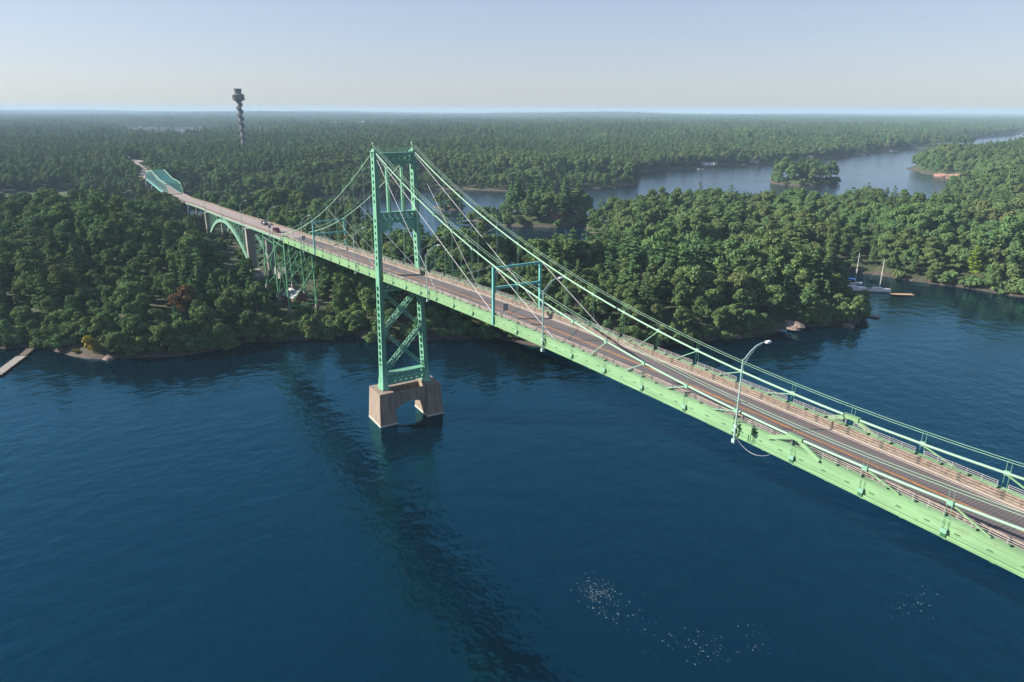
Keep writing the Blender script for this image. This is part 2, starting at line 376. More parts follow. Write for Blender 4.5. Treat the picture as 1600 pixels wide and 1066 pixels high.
def np_mesh(name, v, f, mat, smooth=False):
    me = bpy.data.meshes.new(name); k = f.shape[1]
    me.vertices.add(len(v)); me.vertices.foreach_set('co', v.astype(np.float32).ravel())
    me.loops.add(f.size); me.loops.foreach_set('vertex_index', f.astype(np.int32).ravel())
    me.polygons.add(len(f)); me.polygons.foreach_set('loop_start', np.arange(0, f.size, k, dtype=np.int32))
    me.polygons.foreach_set('loop_total', np.full(len(f), k, np.int32))
    if smooth: me.polygons.foreach_set('use_smooth', [True]*len(f))
    me.materials.append(mat); me.update(calc_edges=True); return me
o = link_mesh('island_terrain', np_mesh('island_terrain', vv, ff, M['ground'], True)); tag(o, 'low wooded islands with a granite shoreline', kind='structure')
S_ = 12200.
o = MB().quad((-S_, -S_, 0), (S_, -S_, 0), (S_, S_, 0), (-S_, S_, 0)).build('river_water', M['water']); tag(o, 'deep blue river water with light ripples', kind='structure')

fr_ = np.random.RandomState(5); fm = MB()
for cx, cy, rx, ry, n in ((80.5, -1.5, 3.6, 3.6, 260), (85, -2, 4, 4, 80), (99, 4, 5, 4, 80), (109, 39.5, 3, 7, 60), (90, 0, 8, 5, 50), (101, 12, 5, 4, 25)):
    for i in range(n):
        x = cx+rx*fr_.randn()*.45; y = cy+ry*fr_.randn()*.45; r0 = .03+.09*fr_.rand()**3; k = 6; n0 = len(fm.v)
        for j in range(k): a = j*2*math.pi/k; q_ = .6*r0*(.6+.8*fr_.rand()); fm.v.append((x+q_*math.cos(a)*1.5, y+q_*math.sin(a), .012))
        fm.f.append(tuple(n0+j for j in range(k)))
M['foam'] = simple('foam', (.22, .27, .30), .8, var=.02)
tag(fm.build('foam', M['foam']), 'scattered white foam flecks on the water in front of the bridge', kind='stuff')

# ------------------------------------------------------------------ road profile
TX = [-1300, -640, -450, -400, -350, -305, -262, -205, -167, -125.6, -91.4, -60, -37, -15, 0]
TZ = [16.5, 16.5, 16.6, 17.4, 18.9, 20.5, 22.3, 25.3, 27.6, 30.0, 31.9, 33.6, 34.9, 36.1, 36.95]
def zr(x):
    if x >= 0: return 41.0-4.05*(1-min(x, 228.6)/114.3)**2
    return float(np.interp(x, TX, TZ))
_zr0 = zr
_zx = np.arange(-1300, 231, 2.0); _zz = np.array([_zr0(x) for x in _zx])
_k = np.exp(-np.linspace(-2, 2, 15)**2); _k /= _k.sum()
_zz = np.convolve(np.pad(_zz, 7, mode='edge'), _k, 'valid')
def zr(x): return float(np.interp(x, _zx, _zz))
def yc(x):
    k = min(1, max(0, (-280-x)/70.)); return -3.3*k*k*(3-2*k)
def xs_(a, b, st=3.81):
    n = max(2, int(round((b-a)/st))+1); return lin(a, b, n)
P = 7.62; HY = 4.7; XR = 205.7
def zcab(x):
    if x >= 0: return 42.74+22.86*(1-x/114.3)**2
    t_ = -x/91.44; return 65.6+(33.45-65.6)*t_-4*3.8*t_*(1-t_)

# ================================================================== SUSPENSION BRIDGE
sb = tag(empty('suspension_bridge', (0, 0, 0)), 'long pale green suspension bridge with lattice tower crossing the blue channel', 'bridge')
X0 = -91.44
main_x = xs_(X0, XR)
dk = MB().sweep([(-4.1, -.35), (4.1, -.35), (4.1, -.02), (3.45, .0), (-3.45, .0), (-4.1, -.02)], main_x, zr)
deck = dk.build('road_deck', M['road'], sb)
ln = MB()
for y0 in (-.16, .06): ln.sweep([(y0, .004), (y0+.09, .004), (y0+.09, .012), (y0, .012)], xs_(-60, XR), zr)
ln.build('centre_line', M['yellow'], deck)
for s in (-1, 1):
    a, b_ = sorted((s*3.12, s*3.24))
    MB().sweep([(a, .004), (b_, .004), (b_, .012), (a, .012)], main_x, zr).build('edge_line', M['wline'], deck)
fb = MB()
for k in range(-24, 55):
    x = k*P/2; z = zr(x); fb.box(x-.15, x+.15, -4.5, 4.5, z-1.45, z-.36)
for y in (-2.4, 0, 2.4): fb.sweep([(y-.12, -.95), (y+.12, -.95), (y+.12, -.37), (y-.12, -.37)], main_x, zr)
fb.build('floor_beams', M['bent'], deck)
for s in (-1, 1):
    def sec(l): return [(s*a, b_) for a, b_ in l]
    g_ = MB()
    g_.sweep(sec([(4.66, -1.05), (4.74, -1.05), (4.74, .74), (4.66, .74)]), main_x, zr)           # web
    g_.sweep(sec([(4.15, .62), (4.92, .62), (4.92, .72), (4.15, .72)]), main_x, zr)               # top flange
    g_.sweep(sec([(4.15, .20), (4.24, .20), (4.24, .615), (4.15, .615)]), main_x, zr)             # inner lip
    g_.sweep(sec([(4.35, -1.12), (4.95, -1.12), (4.95, -1.04), (4.35, -1.04)]), main_x, zr)       # bottom flange
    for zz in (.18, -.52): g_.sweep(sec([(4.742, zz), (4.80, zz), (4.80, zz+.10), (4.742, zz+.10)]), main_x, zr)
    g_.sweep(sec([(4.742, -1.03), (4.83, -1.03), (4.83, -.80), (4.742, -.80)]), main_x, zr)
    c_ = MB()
    for zz in (.14, -.56, -.80): c_.sweep(sec([(4.742, zz), (4.752, zz), (4.752, zz+.035), (4.742, zz+.035)]), main_x, zr)  # shadow and dirt lines along the ledges, painted as thin dark strips
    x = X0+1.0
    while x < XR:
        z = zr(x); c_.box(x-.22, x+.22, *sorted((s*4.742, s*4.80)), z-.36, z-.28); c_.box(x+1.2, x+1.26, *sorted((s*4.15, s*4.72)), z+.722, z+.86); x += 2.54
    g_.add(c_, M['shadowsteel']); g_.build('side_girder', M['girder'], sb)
    # inner guard rail: weathered beams on a low pale kerb
    k_ = MB().sweep(sec([(3.45, .004), (3.75, .004), (3.75, .16), (3.45, .16)]), main_x, zr)
    k_.build('kerb', M['cream'], deck)
    gr = MB()
    for zz in (.28, .55, .82): gr.sweep(sec([(3.52, zz), (3.64, zz), (3.64, zz+.17), (3.52, zz+.17)]), main_x, zr)
    gp = MB(); x = X0+.5
    while x < XR:
        z = zr(x); gp.box(x-.09, x+.09, *sorted((s*3.66, s*3.84)), z+.16, z+1.0)
        for zz in (.28, .55, .82): gp.box(x-.16, x+.16, *sorted((s*3.49, s*3.518)), z+zz+.01, z+zz+.13)
        x += 3.81
    gr.add(gp, M['darksteel']); gr.build('guard_rail', M['rust'], sb)
    # outer pipe railing in panels
    for pn, k in enumerate(range(-11, 27)):
        a = k*P+.45 + (-.0); b_ = (k+1)*P-.45
        if k < 0: a, b_ = k*P+.45, (k+1)*P-.45
        pr = MB()
        for zz in (.30, .55, .80)if True else (): pr.beam((a, s*4.5, zr(a)+.72+zz*.78), (b_, s*4.5, zr(b_)+.72+zz*.78), .035, .04)
        for i in range(6):
            x = a+(b_-a)*i/5; pr.beam((x, s*4.5, zr(x)+.70), (x, s*4.5, zr(x)+.72+.64), .04, .04)
        pr.build('railing_panel', M['rail'], sb)
    # cable, hand ropes, suspenders
    xs2 = xs_(-91.44, 0, 3.81)+xs_(0, XR, 3.81)[1:]
    MB().tube([(x, s*HY, zcab(x)) for x in xs2], .138, 10).build('main_cable', M['cable'], sb, True)
    hr = MB()
    for dy in (-.28, .28):
        hr.tube([(x, s*HY+dy, (zcab(x)+1.25 if abs(x) > 1 else 67.0)) for x in xs2], .028, 4)
    hr.build('hand_rope', M['cable'], sb)
    for k in list(range(-11, 0))+list(range(1, 27)):
        if k in (7, -7): continue
        x = k*P; zc = zcab(x); zb = zr(x)-.35
        su = MB()
        for dx in (-.20, .20):
            su.tube([(x+dx, s*4.86, zb), (x+dx, s*4.86, zc+1.15)], .027, 4)
        su.box(x-.26, x+.26, *sorted((s*4.68, s*4.92)), zc-.22, zc+.20)
        su.box(x-.28, x+.28, *sorted((s*4.80, s*5.02)), zb-.28, zb+.12)
        so = su.build('suspender', M['hanger'], sb)
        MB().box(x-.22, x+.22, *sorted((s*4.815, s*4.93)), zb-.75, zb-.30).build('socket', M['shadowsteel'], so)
    # clamp rods near the middle, thick A-shaped centre tie
    for k in (11, 12, 13, 14):
        x = k*P; x2 = x-3.4
        MB().beam((x, s*HY, zcab(x)-.1), (x2, s*4.75, zr(x2)+.8), .10, .10).build('tie_rod', M['cable'], sb)
    for k in (16, 17, 18, 19, 20, 21):
        x = k*P; x2 = x+3.4
        MB().beam((x, s*HY, zcab(x)-.1), (x2, s*4.75, zr(x2)+.8), .13, .13).build('tie_rod', M['girder'], sb)
    x = 15*P; ct = MB()
    for q in (-1, 1): ct.beam((x+q*.25, s*HY, zcab(x)-.05), (x+q*3.1, s*4.85, zr(x)+.55), .42, .30, (0, 1, 0))
    ct.beam((x-.9, s*HY, zcab(x)), (x+.9, s*HY, zcab(x)), .5, .42)
    ct.build('centre_tie', M['girder'], sb)
    # long stays
    for a, b_, r_ in (((0, s*4.6, 65.2), (7*P, s*HY, zr(7*P)+.8), .06), ((0, s*4.6, 64.8), (4*P, s*HY, zr(4*P)+.8), .05), ((7*P, s*HY, zcab(7*P)), (9.4*P, s*HY, zr(9.4*P)+.8), .055),
                      ((5*P, s*HY, zcab(5*P)), (.9, s*HY, zr(0)+.9), .032), ((7*P, s*HY, zcab(7*P)), (3.2*P, s*HY, zr(3.2*P)+.9), .032),
                      ((0, s*4.6, 65.2), (-7*P, s*HY, zr(-7*P)+.8), .05), ((0, s*4.6, 64.8), (-4*P, s*HY, zr(-4*P)+.8), .045), ((-5*P, s*HY, zcab(-5*P)), (-.9, s*HY, zr(0)+.9), .04), ((-7*P, s*HY, zcab(-7*P)), (-3.4*P, s*HY, zr(-3.4*P)+.9), .03)):
        MB().tube([a, b_], r_*.8, 5).build('stay_cable', M['rope'], sb)
# portal frames at the seventh panel
for x in (7*P, -7*P):
    pf = MB()
    zt = zcab(x)-.25; zm = 45.3 if x > 0 else 39.1
    for s in (-1, 1):
        pf.beam((x, s*4.85, zr(x)-1.0), (x, s*4.78, zt), .42, .42, (0, 1, 0))
    pf.beam((x, -4.6, zt-.2), (x, 4.6, zt-.2), .34, .38); pf.beam((x, -4.6, zm), (x, 4.6, zm), .36, .42)
    for s in (-1, 1):
        for zz in (zt-.3, zm-.05): pf.beam((x, s*4.65, zz-.75), (x, s*3.6, zz), .14, .14)
    pf.build('portal_frame', M['truss'], sb)

# tower
tw = empty('tower', (0, 0, 0), 0, sb)
ZB, ZT = 8.70, 65.3
def yl(z): return 4.7+1.0*((ZT-z)/(ZT-ZB))**1.35
zs = [8.7, 9.6, 11.5, 14.5]+lin(18, ZT, 26)
def hx(z): return 1.02+.07*(ZT-z)/(ZT-ZB)*2+(.62*max(0, (13.5-z)/4.8)**1.6)
def hy(z): return .46+.10*(ZT-z)/(ZT-ZB)+(.22*max(0, (12-z)/3.3)**1.5)
for s in (-1, 1):
    lg = MB()
    for i in range(len(zs)-1):
        za, zb = zs[i], zs[i+1]
        for q in (-1, 1):      # +-X plates
            n = len(lg.v)
            for z in (za, zb):
                for (x, y) in ((q*hx(z), s*yl(z)-hy(z)), (q*hx(z), s*yl(z)+hy(z)), (q*(hx(z)-.07), s*yl(z)+hy(z)), (q*(hx(z)-.07), s*yl(z)-hy(z))): lg.v.append((x, y, z))
            lg.f += [tuple(n+i_ for i_ in f_) for f_ in ((0, 1, 5, 4), (2, 3, 7, 6), (1, 2, 6, 5), (3, 0, 4, 7))]
            for r_ in (-1, 1):  # +-Y strips beside the lacing
                n = len(lg.v); ww = .50 if z < 16 else .42
                if zb < 15: ww = hx(za)-.02
                for z in (za, zb):
                    yy = s*yl(z)+r_*hy(z)
                    for (x, y) in ((q*(hx(z)-.072), yy), (q*(hx(z)-.072-ww), yy), (q*(hx(z)-.072-ww), yy-r_*.06), (q*(hx(z)-.072), yy-r_*.06)): lg.v.append((x, y, z))
                lg.f += [tuple(n+i_ for i_ in f_) for f_ in ((0, 1, 5, 4), (2, 3, 7, 6), (1, 2, 6, 5), (3, 0, 4, 7))]
    z = 15.0
    while z < 64.0:
        big = z < 34; p_ = 1.62 if big else 1.45; hole = 1.15 if big else .82; mid_ = 34 < z < 37.5 or 49 < z < 52.5
        for r_ in (-1, 1):
            y0 = s*yl(z+p_/2)+r_*(hy(z)-.03); xw = hx(z)-.07-.40; iw = .66 if big else .42
            if mid_: lg.box(-xw, xw, y0-.02, y0+.02, z, z+p_); continue
            lg.box(-xw, xw, y0-.02, y0+.02, z, z+p_-hole)
            for q in (-1, 1):
                a, b_ = sorted((q*iw, q*xw))
                if b_-a > .05: lg.box(a, b_, y0-.02, y0+.02, z+p_-hole, z+p_)
                tri = [(q*iw, z+p_-hole), (q*(iw-.26), z+p_-hole), (q*iw, z+p_-hole+.3)]
                lg.prism(tri, 'y', y0-.02, y0+.02); lg.prism([(q*iw, z+p_), (q*(iw-.26), z+p_), (q*iw, z+p_-.3)], 'y', y0-.02, y0+.02)
        z += p_
    # stiffeners on the broad faces and the cap
    for q in (-1, 1):
        for dy in (-.22, .22):
            lg.beam((q*(hx(12)+.03), s*yl(12)+dy, 12), (q*(hx(64)+.03), s*yl(64)+dy, 64), .06, .06)
    lg.box(-1.15, 1.15, s*4.7-.6, s*4.7+.6, 65.3, 65.45)
    l_ = lg.build('leg', M['tower'], tw)
    sd_ = MB(); sd_.prism([(-.95, 65.46), (.95, 65.46), (.75, 65.75), (.25, 66.0), (-.25, 66.0), (-.75, 65.75)], 'y', s*4.7-.3, s*4.7+.3)
    for dx in (-.22, .22): sd_.beam((dx, s*4.7, 65.9), (dx, s*4.7, 67.3), .10, .10)
    sd_.box(-.34, .34, s*4.7-.22, s*4.7+.22, 67.0, 67.3); sd_.build('saddle', M['cable'], l_)
    MB().box(-1.75, 1.75, s*yl(8.7)-.95, s*yl(8.7)+.95, 8.45, 8.75).build('base_plate', M['tower'], l_)
def lattice(mb, y0, y1, z0, z1, n, hxx, ch, dw, th=.07):
    for q in (-1, 1):
        X = q*hxx; xa, xb = X-th/2, X+th/2
        mb.box(xa, xb, y0, y1, z0, z0+ch); mb.box(xa, xb, y0, y1, z1-ch, z1)
        st = (y1-y0)/n
        for i in range(n):
            a, b_ = y0+i*st, y0+(i+1)*st
            mb.beam((X+.002*q, a, z0+ch*.7), (X+.002*q, b_, z1-ch*.7), th*.9, dw, (1, 0, 0)) if False else None
            for (u, v_) in (((a, z0+ch*.7), (b_, z1-ch*.7)), ((a, z1-ch*.7), (b_, z0+ch*.7))):
                d = Vector((0, v_[0]-u[0], v_[1]-u[1])).normalized(); nn = Vector((0, -d.z, d.y))*dw/2
                n0 = len(mb.v); off = q*.004 if v_[1] > u[1] else 0
                for xx in (xa+off, xb+off):
                    for pt, sg in ((u, 1), (v_, 1), (v_, -1), (u, -1)):
                        mb.v.append((xx, pt[0]+nn.y*sg, pt[1]+nn.z*sg))
                mb.f += [tuple(n0+i_ for i_ in f_) for f_ in ((0, 1, 2, 3), (7, 6, 5, 4), (0, 4, 5, 1), (1, 5, 6, 2), (2, 6, 7, 3), (3, 7, 4, 0))]
    mb.box(-hxx+.04, hxx-.04, y0, y1, z1-.09, z1-.02); mb.box(-hxx+.04, hxx-.04, y0, y1, z0+.02, z0+.09)
def strut(name, z0, z1, n, hxx, ch, dw, ysub=.5):
    y = min(yl(z0), yl(z1))-ysub
    m_ = MB(); lattice(m_, -y, y, z0, z1, n, hxx, ch, dw); return m_
m_ = strut('', 62.5, 65.1, 6, .75, .50, .34); m_.build('top_strut', M['tower'], tw)
m_ = strut('', 49.3, 51.8, 6, .8, .42, .32)
for s in (-1, 1):
    for q in (-1, 1):
        X = q*.8
        pts = [(s*4.5, 49.35), (s*4.5, 47.3)]+[(s*(4.5-3.2*math.sin(a)), 47.3+2.0*(1-math.cos(a))+.0) for a in lin(0.12, math.pi/2, 8)]
        m_.prism([(p_[0], p_[1]) for p_ in pts], 'x', min(X-.03, X+.03), max(X-.03, X+.03))
m_.build('middle_strut', M['tower'], tw)
strut('', 33.0, 35.2, 6, .8, .36, .28).build('deck_strut', M['tower'], tw)
m_ = strut('', 9.6, 12.4, 7, .95, .42, .30)
y = yl(11)-.6
for i in range(9): m_.beam((-.95, -y+i*y/4, 12.42), (.95, -y+(i+1 if i < 8 else i)*y/4, 12.42), .12, .05)
m_.build('base_strut', M['tower'], tw)
for s in (-1, 1):
    ip = MB()
    for q in (-1, 1):
        for r_ in (-1, 1): ip.box(min(q*.45, q*.35), max(q*.45, q*.35), s*1.8+r_*.30-.05, s*1.8+r_*.30+.05, 51.8, 62.5)
        z = 51.9; j = 0
        while z < 62.3:
            ip.beam((q*.40, s*1.8-.3*(-1)**j, z), (q*.40, s*1.8+.3*(-1)**j, z+.8), .04, .13) ; z += .8; j += 1
    for r_ in (-1, 1):
        ip.box(-.35, .35, s*1.8+r_*.30-.02, s*1.8+r_*.30+.02, 51.8, 62.5)
    ip.build('inner_post', M['tower'], tw)
for (za, zb) in ((32.9, 23.3), (23.0, 12.9)):
    for sg in (-1, 1):
        A = Vector((0, -sg*(yl(za)-.5), za)); B = Vector((0, sg*(yl(zb)-.5), zb)); br = MB()
        d = (B-A).normalized(); nn = Vector((0, -d.z, d.y))
        hw = .34 if sg > 0 else .42; wx = .62 if sg < 0 else .40
        L_ = (B-A).length
        for q in (-1, 1):
            for r_ in (-1, 1):
                o_ = Vector((q*wx, 0, 0))+nn*(r_*hw); br.beam(A+o_, B+o_, .16, .16, nn)
        nl = int(L_/.9)
        for i in range(nl):
            a = A+d*(L_*i/nl); b_ = A+d*(L_*(i+1)/nl); sgn = (-1)**i
            for r_ in (-1, 1): br.beam(a+nn*(r_*hw)+Vector((-wx*sgn, 0, 0)), b_+nn*(r_*hw)+Vector((wx*sgn, 0, 0)), .14, .05, nn)
            for q in (-1, 1): br.beam(a+nn*(-hw*sgn)+Vector((q*wx, 0, 0)), b_+nn*(hw*sgn)+Vector((q*wx, 0, 0)), .05, .12, nn)
        br.build('diagonal_brace', M['tower'], tw)
    g_ = MB(); zc = (za+zb)/2
    for q in (-1, 1): g_.prism([(-.9, zc), (0, zc+.9), (.9, zc), (0, zc-.9)], 'x', q*.72-.02, q*.72+.02)
    for s in (-1, 1):
        for q in (-1, 1): g_.prism([(s*(yl(za)-.5), za+.1), (s*(yl(za)-1.6), za+.1), (s*(yl(za)-.5), za-1.9)], 'x', q*.72-.02, q*.72+.02)
    g_.build('gusset', M['tower'], tw)
rl = MB()
for X in (-.8, .8):
    for zz in (65.7, 66.2): rl.beam((X, -4.0, zz), (X, 4.0, zz), .05, .05)
    for i in range(7): rl.beam((X, -4+i*8/6, 65.1), (X, -4+i*8/6, 66.2), .05, .05)
rl.build('walkway_railing', M['tower'], tw)

# concrete pier with an arched opening
pr = empty('pier', (0, 0, 0), 0, sb)
for s in (-1, 1):
    pb = MB(); zt, zb = 8.45, -2.5
    top = [(-3.35, s*4.45), (3.75, s*4.45), (3.75, s*8.15), (-3.35, s*8.15)]
    bot = [(-3.85, s*4.0), (4.3, s*4.0), (4.3, s*8.75), (-3.85, s*8.75)]
    n = len(pb.v)
    pb.v += [(x, y, zb) for x, y in bot]+[(x, y, zt) for x, y in top]
    pb.f += [(0, 3, 2, 1), (4, 5, 6, 7), (0, 1, 5, 4), (1, 2, 6, 5), (2, 3, 7, 6), (3, 0, 4, 7)]
    p_ = pb.build('pier_block', M['concrete'], pr)
    td = MB(); e = .03; zz = .38; f_ = (zz-zb)/(zt-zb)
    def at(i, k): return tuple(bot[i][j]+(top[i][j]-bot[i][j])*k for j in (0, 1))
    lo = [at(i, (.0-zb)/(zt-zb)) for i in range(4)]; hi_ = [at(i, f_) for i in range(4)]
    cx_, cy_ = 0.2, s*6.4
    def ex(p, e): return (p[0]+(e if p[0] > cx_ else -e), p[1]+(e if p[1] > cy_ else -e))
    td.v += [(*ex(p_q, e), -.05) for p_q in lo]+[(*ex(p_q, e), zz) for p_q in hi_]
    td.f += [(0, 3, 2, 1), (4, 5, 6, 7), (0, 1, 5, 4), (1, 2, 6, 5), (2, 3, 7, 6), (3, 0, 4, 7)]
    td.build('tide_mark', M['tide'], p_)
for (xa, xb) in ((-2.9, -1.75), (2.1, 3.45)):
    aw = MB()
    arc = [(-4.46, 2.2)]+[(-4.46*math.cos(a), 2.2+2.9*math.sin(a)) for a in lin(.02, math.pi-.02, 15)]+[(4.46, 2.2), (4.46, 7.75), (-4.46, 7.75)]
    # split in a fan so the concave face renders cleanly
    for i in range(1, len(arc)-4):
        (ya, z0), (yb, z1) = arc[i], arc[i+1]
        aw.prism([(ya, z0), (yb, z1), (yb, 7.75), (ya, 7.75)], 'x', xa, xb)
    aw.build('arch_wall', M['concrete'], pr)
MB().box(-1.745, 2.095, -4.4, 4.4, 5.4, 5.8).build('floor_slab', M['concrete'], pr)

# end bents, backstays, anchorage
def bent(x, ztop, z0, name='trestle_bent', wy=4.55, leg=.62, panels=2, parent=sb, mat='bent'):
    b_ = empty(name, (0, 0, 0), 0, parent)
    for s in (-1, 1):
        l_ = MB(); yb = wy+.45
        l_.beam((x, s*yb, z0), (x, s*wy, ztop), leg*.75, leg, (1, 0, 0))
        lo_ = l_.build('leg', M[mat], b_)
        MB().box(x-.6, x+.6, s*yb-.6, s*yb+.6, z0-2.5, z0+.1).build('footing', M['concrete2'], lo_)
    cb = MB(); zz = lin(z0+.5, ztop-1.2, panels+1)
    for i in range(panels):
        for sg in (-1, 1): cb.beam((x+.03*sg, -sg*wy, zz[i]), (x+.03*sg, sg*wy, zz[i+1]), .22, .26)
        cb.beam((x, -wy, zz[i]), (x, wy, zz[i]), .22, .26)
    cb.build('cross_bracing', M[mat], b_)
    return b_
for X, zt, zb in ((-91.44, None, 7.2), (-106, None, 9.), (-123.5, None, 9.)):
    bent(X, (33.4 if X == -91.44 else zr(X)-1.3), zb)
for s in (-1, 1):
    lb = MB()
    for (a, b_, za, zb, zc, zd) in ((-91.44, -106, 8, 9, 29, 29), (-106, -123.5, 10, 10, 28, 28)):
        lb.beam((a, s*4.75, za), (b_, s*4.75, zd), .2, .2); lb.beam((b_, s*4.7, zb), (a, s*4.7, zc), .2, .2)
        lb.beam((a, s*4.75, zc), (b_, s*4.75, zd), .2, .2)
    lb.build('longitudinal_bracing', M['bent'], sb)
for s in (-1, 1):
    MB().tube([(-91.44, s*4.7, 33.2), (-139, s*4.7, 10.2)], .15, 8).build('backstay', M['cable'], sb)
    MB().prism([(-147, 5), (-136, 5), (-136, 9.6), (-140, 11.3), (-147, 11.3)], 'y', s*4.7-1.6, s*4.7+1.6).build('anchor_block', M['concrete2'], sb)

# ================================================================== ARCH APPROACH
ab = tag(empty('arch_viaduct', (0, 0, 0)), 'green steel arch viaduct on tall grey concrete piers leading to the suspension span', 'bridge')
ax_ = xs_(-392, X0-.15, 4)
dk2 = MB().sweep([(-4.3, -.38), (4.3, -.38), (4.3, .12), (4.1, .12), (4.1, -.02), (3.5, .0), (-3.5, .0), (-4.1, -.02), (-4.1, .12), (-4.3, .12)], ax_, zr, yc).build('road_deck', M['road2'], ab)
st = MB()
for y in (-4.0, -2, 0, 2, 4.0): st.sweep([(y-.15, -1.15), (y+.15, -1.15), (y+.15, -.39), (y-.15, -.39)], ax_, zr, yc)
st.build('stringers', M['arch'], ab)
for s in (-1, 1):
    gr = MB()
    for zz in (.35, .62, .89):
        a, b_ = sorted((s*3.95, s*4.06)); gr.sweep([(a, zz), (b_, zz), (b_, zz+.13), (a, zz+.13)], ax_, zr, yc)
    gp = MB(); x = -390
    while x < X0-1: z = zr(x); gp.box(x-.08, x+.08, *sorted((s*4.08+yc(x), s*4.2+yc(x))), z+.13, z+1.0); x += 3.05
    gr.add(gp, M['grey']); gr.build('guard_rail', M['rust'], ab)
AC, AH, AK = -203.5, 51.0, .0052
def za_(x): return 23.0-AK*(x-AC)**2
for s in (-1, 1):
    rb = MB(); xs = lin(AC-AH, AC+AH, 29)
    sec_pts = []
    n0 = len(rb.v)
    for x in xs:
        nrm = Vector((2*AK*(x-AC), 0, 1)).normalized()
        for (dy, dn) in ((-.45, -.75), (.45, -.75), (.45, .75), (-.45, .75)):
            p_ = Vector((x, s*4.25+dy, za_(x)))+nrm*dn; rb.v.append(tuple(p_))
    for i in range(len(xs)-1):
        for j in range(4): rb.f.append((n0+i*4+j, n0+i*4+(j+1) % 4, n0+(i+1)*4+(j+1) % 4, n0+(i+1)*4+j))
    rb.build('arch_rib', M['arch'], ab)
for i in range(13):
    x = AC-AH+4+i*(2*AH-8)/12; zt = zr(x)-1.2; zb = za_(x)+.6
    if zt-zb < .6: continue
    sc_ = MB()
    for s in (-1, 1):
        sc_.beam((x, s*4.2, zb), (x, s*4.0, zt), .35, .35, (0, 1, 0))
    nseg = max(1, int((zt-zb)/7)); zz = lin(zb, zt, nseg+1)
    for j in range(nseg):
        for sg in (-1, 1): sc_.beam((x, -sg*4.1, zz[j]), (x, sg*4.1, zz[j+1]), .16, .16)
        sc_.beam((x, -4.1, zz[j+1]), (x, 4.1, zz[j+1]), .2, .2)
    sc_.build('spandrel_column', M['arch'], ab)
lt = MB(); xs = lin(AC-AH, AC+AH, 15)
for i in range(14):
    a, b_ = xs[i], xs[i+1]
    for sg in (-1, 1): lt.beam((a, -sg*4.0, za_(a)), (b_, sg*4.0, za_(b_)), .25, .22)
    lt.beam((a, -4, za_(a)), (a, 4, za_(a)), .3, .3)
lt.build('arch_bracing', M['arch'], ab)
sp = MB()
for s in (-1, 1):
    for i in range(12):
        x1 = AC-AH+4+i*(2*AH-8)/12; x2 = x1+(2*AH-8)/12
        t1, t2 = zr(x1)-1.2, zr(x2)-1.2; b1, b2 = za_(x1)+.6, za_(x2)+.6
        if min(t1-b1, t2-b2) > 2.0: sp.beam((x1, s*4.1, t1), (x2, s*4.15, b2), .15, .15); sp.beam((x1, s*4.15, b1), (x2, s*4.1, t2), .15, .15)
sp.build('spandrel_bracing', M['arch'], ab)
def cpier(x, thk, ztop, zb, hw=5.4, legw=3.1, mat='concrete2'):
    p_ = MB(); y = yc(x)
    for s in (-1, 1):
        a, b_ = sorted((y+s*hw, y+s*(hw-legw))); p_.box(x-thk/2, x+thk/2, a, b_, zb, ztop)
    inner = hw-legw
    arc = [(y-inner*math.cos(a), ztop-3.6+1.9*math.sin(a)) for a in lin(0, math.pi, 11)]
    for i in range(10): p_.prism([arc[i], arc[i+1], (arc[i+1][0], ztop), (arc[i][0], ztop)], 'x', x-thk/2, x+thk/2)
    p_.box(x-thk/2-.25, x+thk/2+.25, y-hw-.25, y+hw+.25, ztop+.003, ztop+.5)
    return p_.build('concrete_pier', M[mat], ab)
cpier(-152.3, 2.6, zr(-152.3)-1.75, 3); cpier(-258, 2.6, zr(-258)-1.75, 0)
for x in (-297, -330, -365): bent(x, zr(x)-1.2, 4, 'approach_bent', 4.0, .9, 1, ab, 'concrete2')
MB().box(-392, -388, -8.3, 1.7, 2, zr(-390)-1.2).build('concrete_pier', M['concrete2'], ab)

# ================================================================== TRUSS BRIDGE
tb = tag(empty('truss_bridge', (0, 0, 0)), 'teal through truss bridge with humped top chord at the far end of the viaduct', 'bridge')
TXS = lin(-552, -396, 21)
def top_h(x):
    return float(np.interp(x, [-552, -544, -524, -508, -496, -474, -450, -405, -396], [0, 6.6, 7.0, 9.2, 10.6, 9.0, 7.4, 7.2, 0]))
def fzt(x): return zr(x)
MB().sweep([(-4.3, -1.1), (4.3, -1.1), (4.3, .0), (-4.3, .0)], TXS, zr, yc).build('road_deck', M['road2'], tb)
for s in (-1, 1):
    mc = MB()
    for a, b_ in zip(TXS[:-1], TXS[1:]):
        mc.beam((a, s*4.9+yc(a), zr(a)+max(.3, top_h(a))), (b_, s*4.9+yc(b_), zr(b_)+max(.3, top_h(b_))), .6, .6)
    mc.build('top_chord', M['cable'], tb)
    wb = MB()
    wb.sweep([(s*4.9-.3, -1.6), (s*4.9+.3, -1.6), (s*4.9+.3, -.2), (s*4.9-.3, -.2)], TXS, zr, yc)
    for i, x in enumerate(TXS):
        if top_h(x) > 2:
            wb.beam((x, s*4.9+yc(x), zr(x)-.5), (x, s*4.9+yc(x), zr(x)+top_h(x)), .35, .35, (0, 1, 0))
            j = i+1 if x < -474 else i-1
            if 0 < j < 20: wb.beam((x, s*4.9+yc(x), zr(x)+top_h(x)), (TXS[j], s*4.9+yc(x), zr(x)-.5), .3, .3)
    wb.build('web_members', M['truss'], tb)
tl = MB()
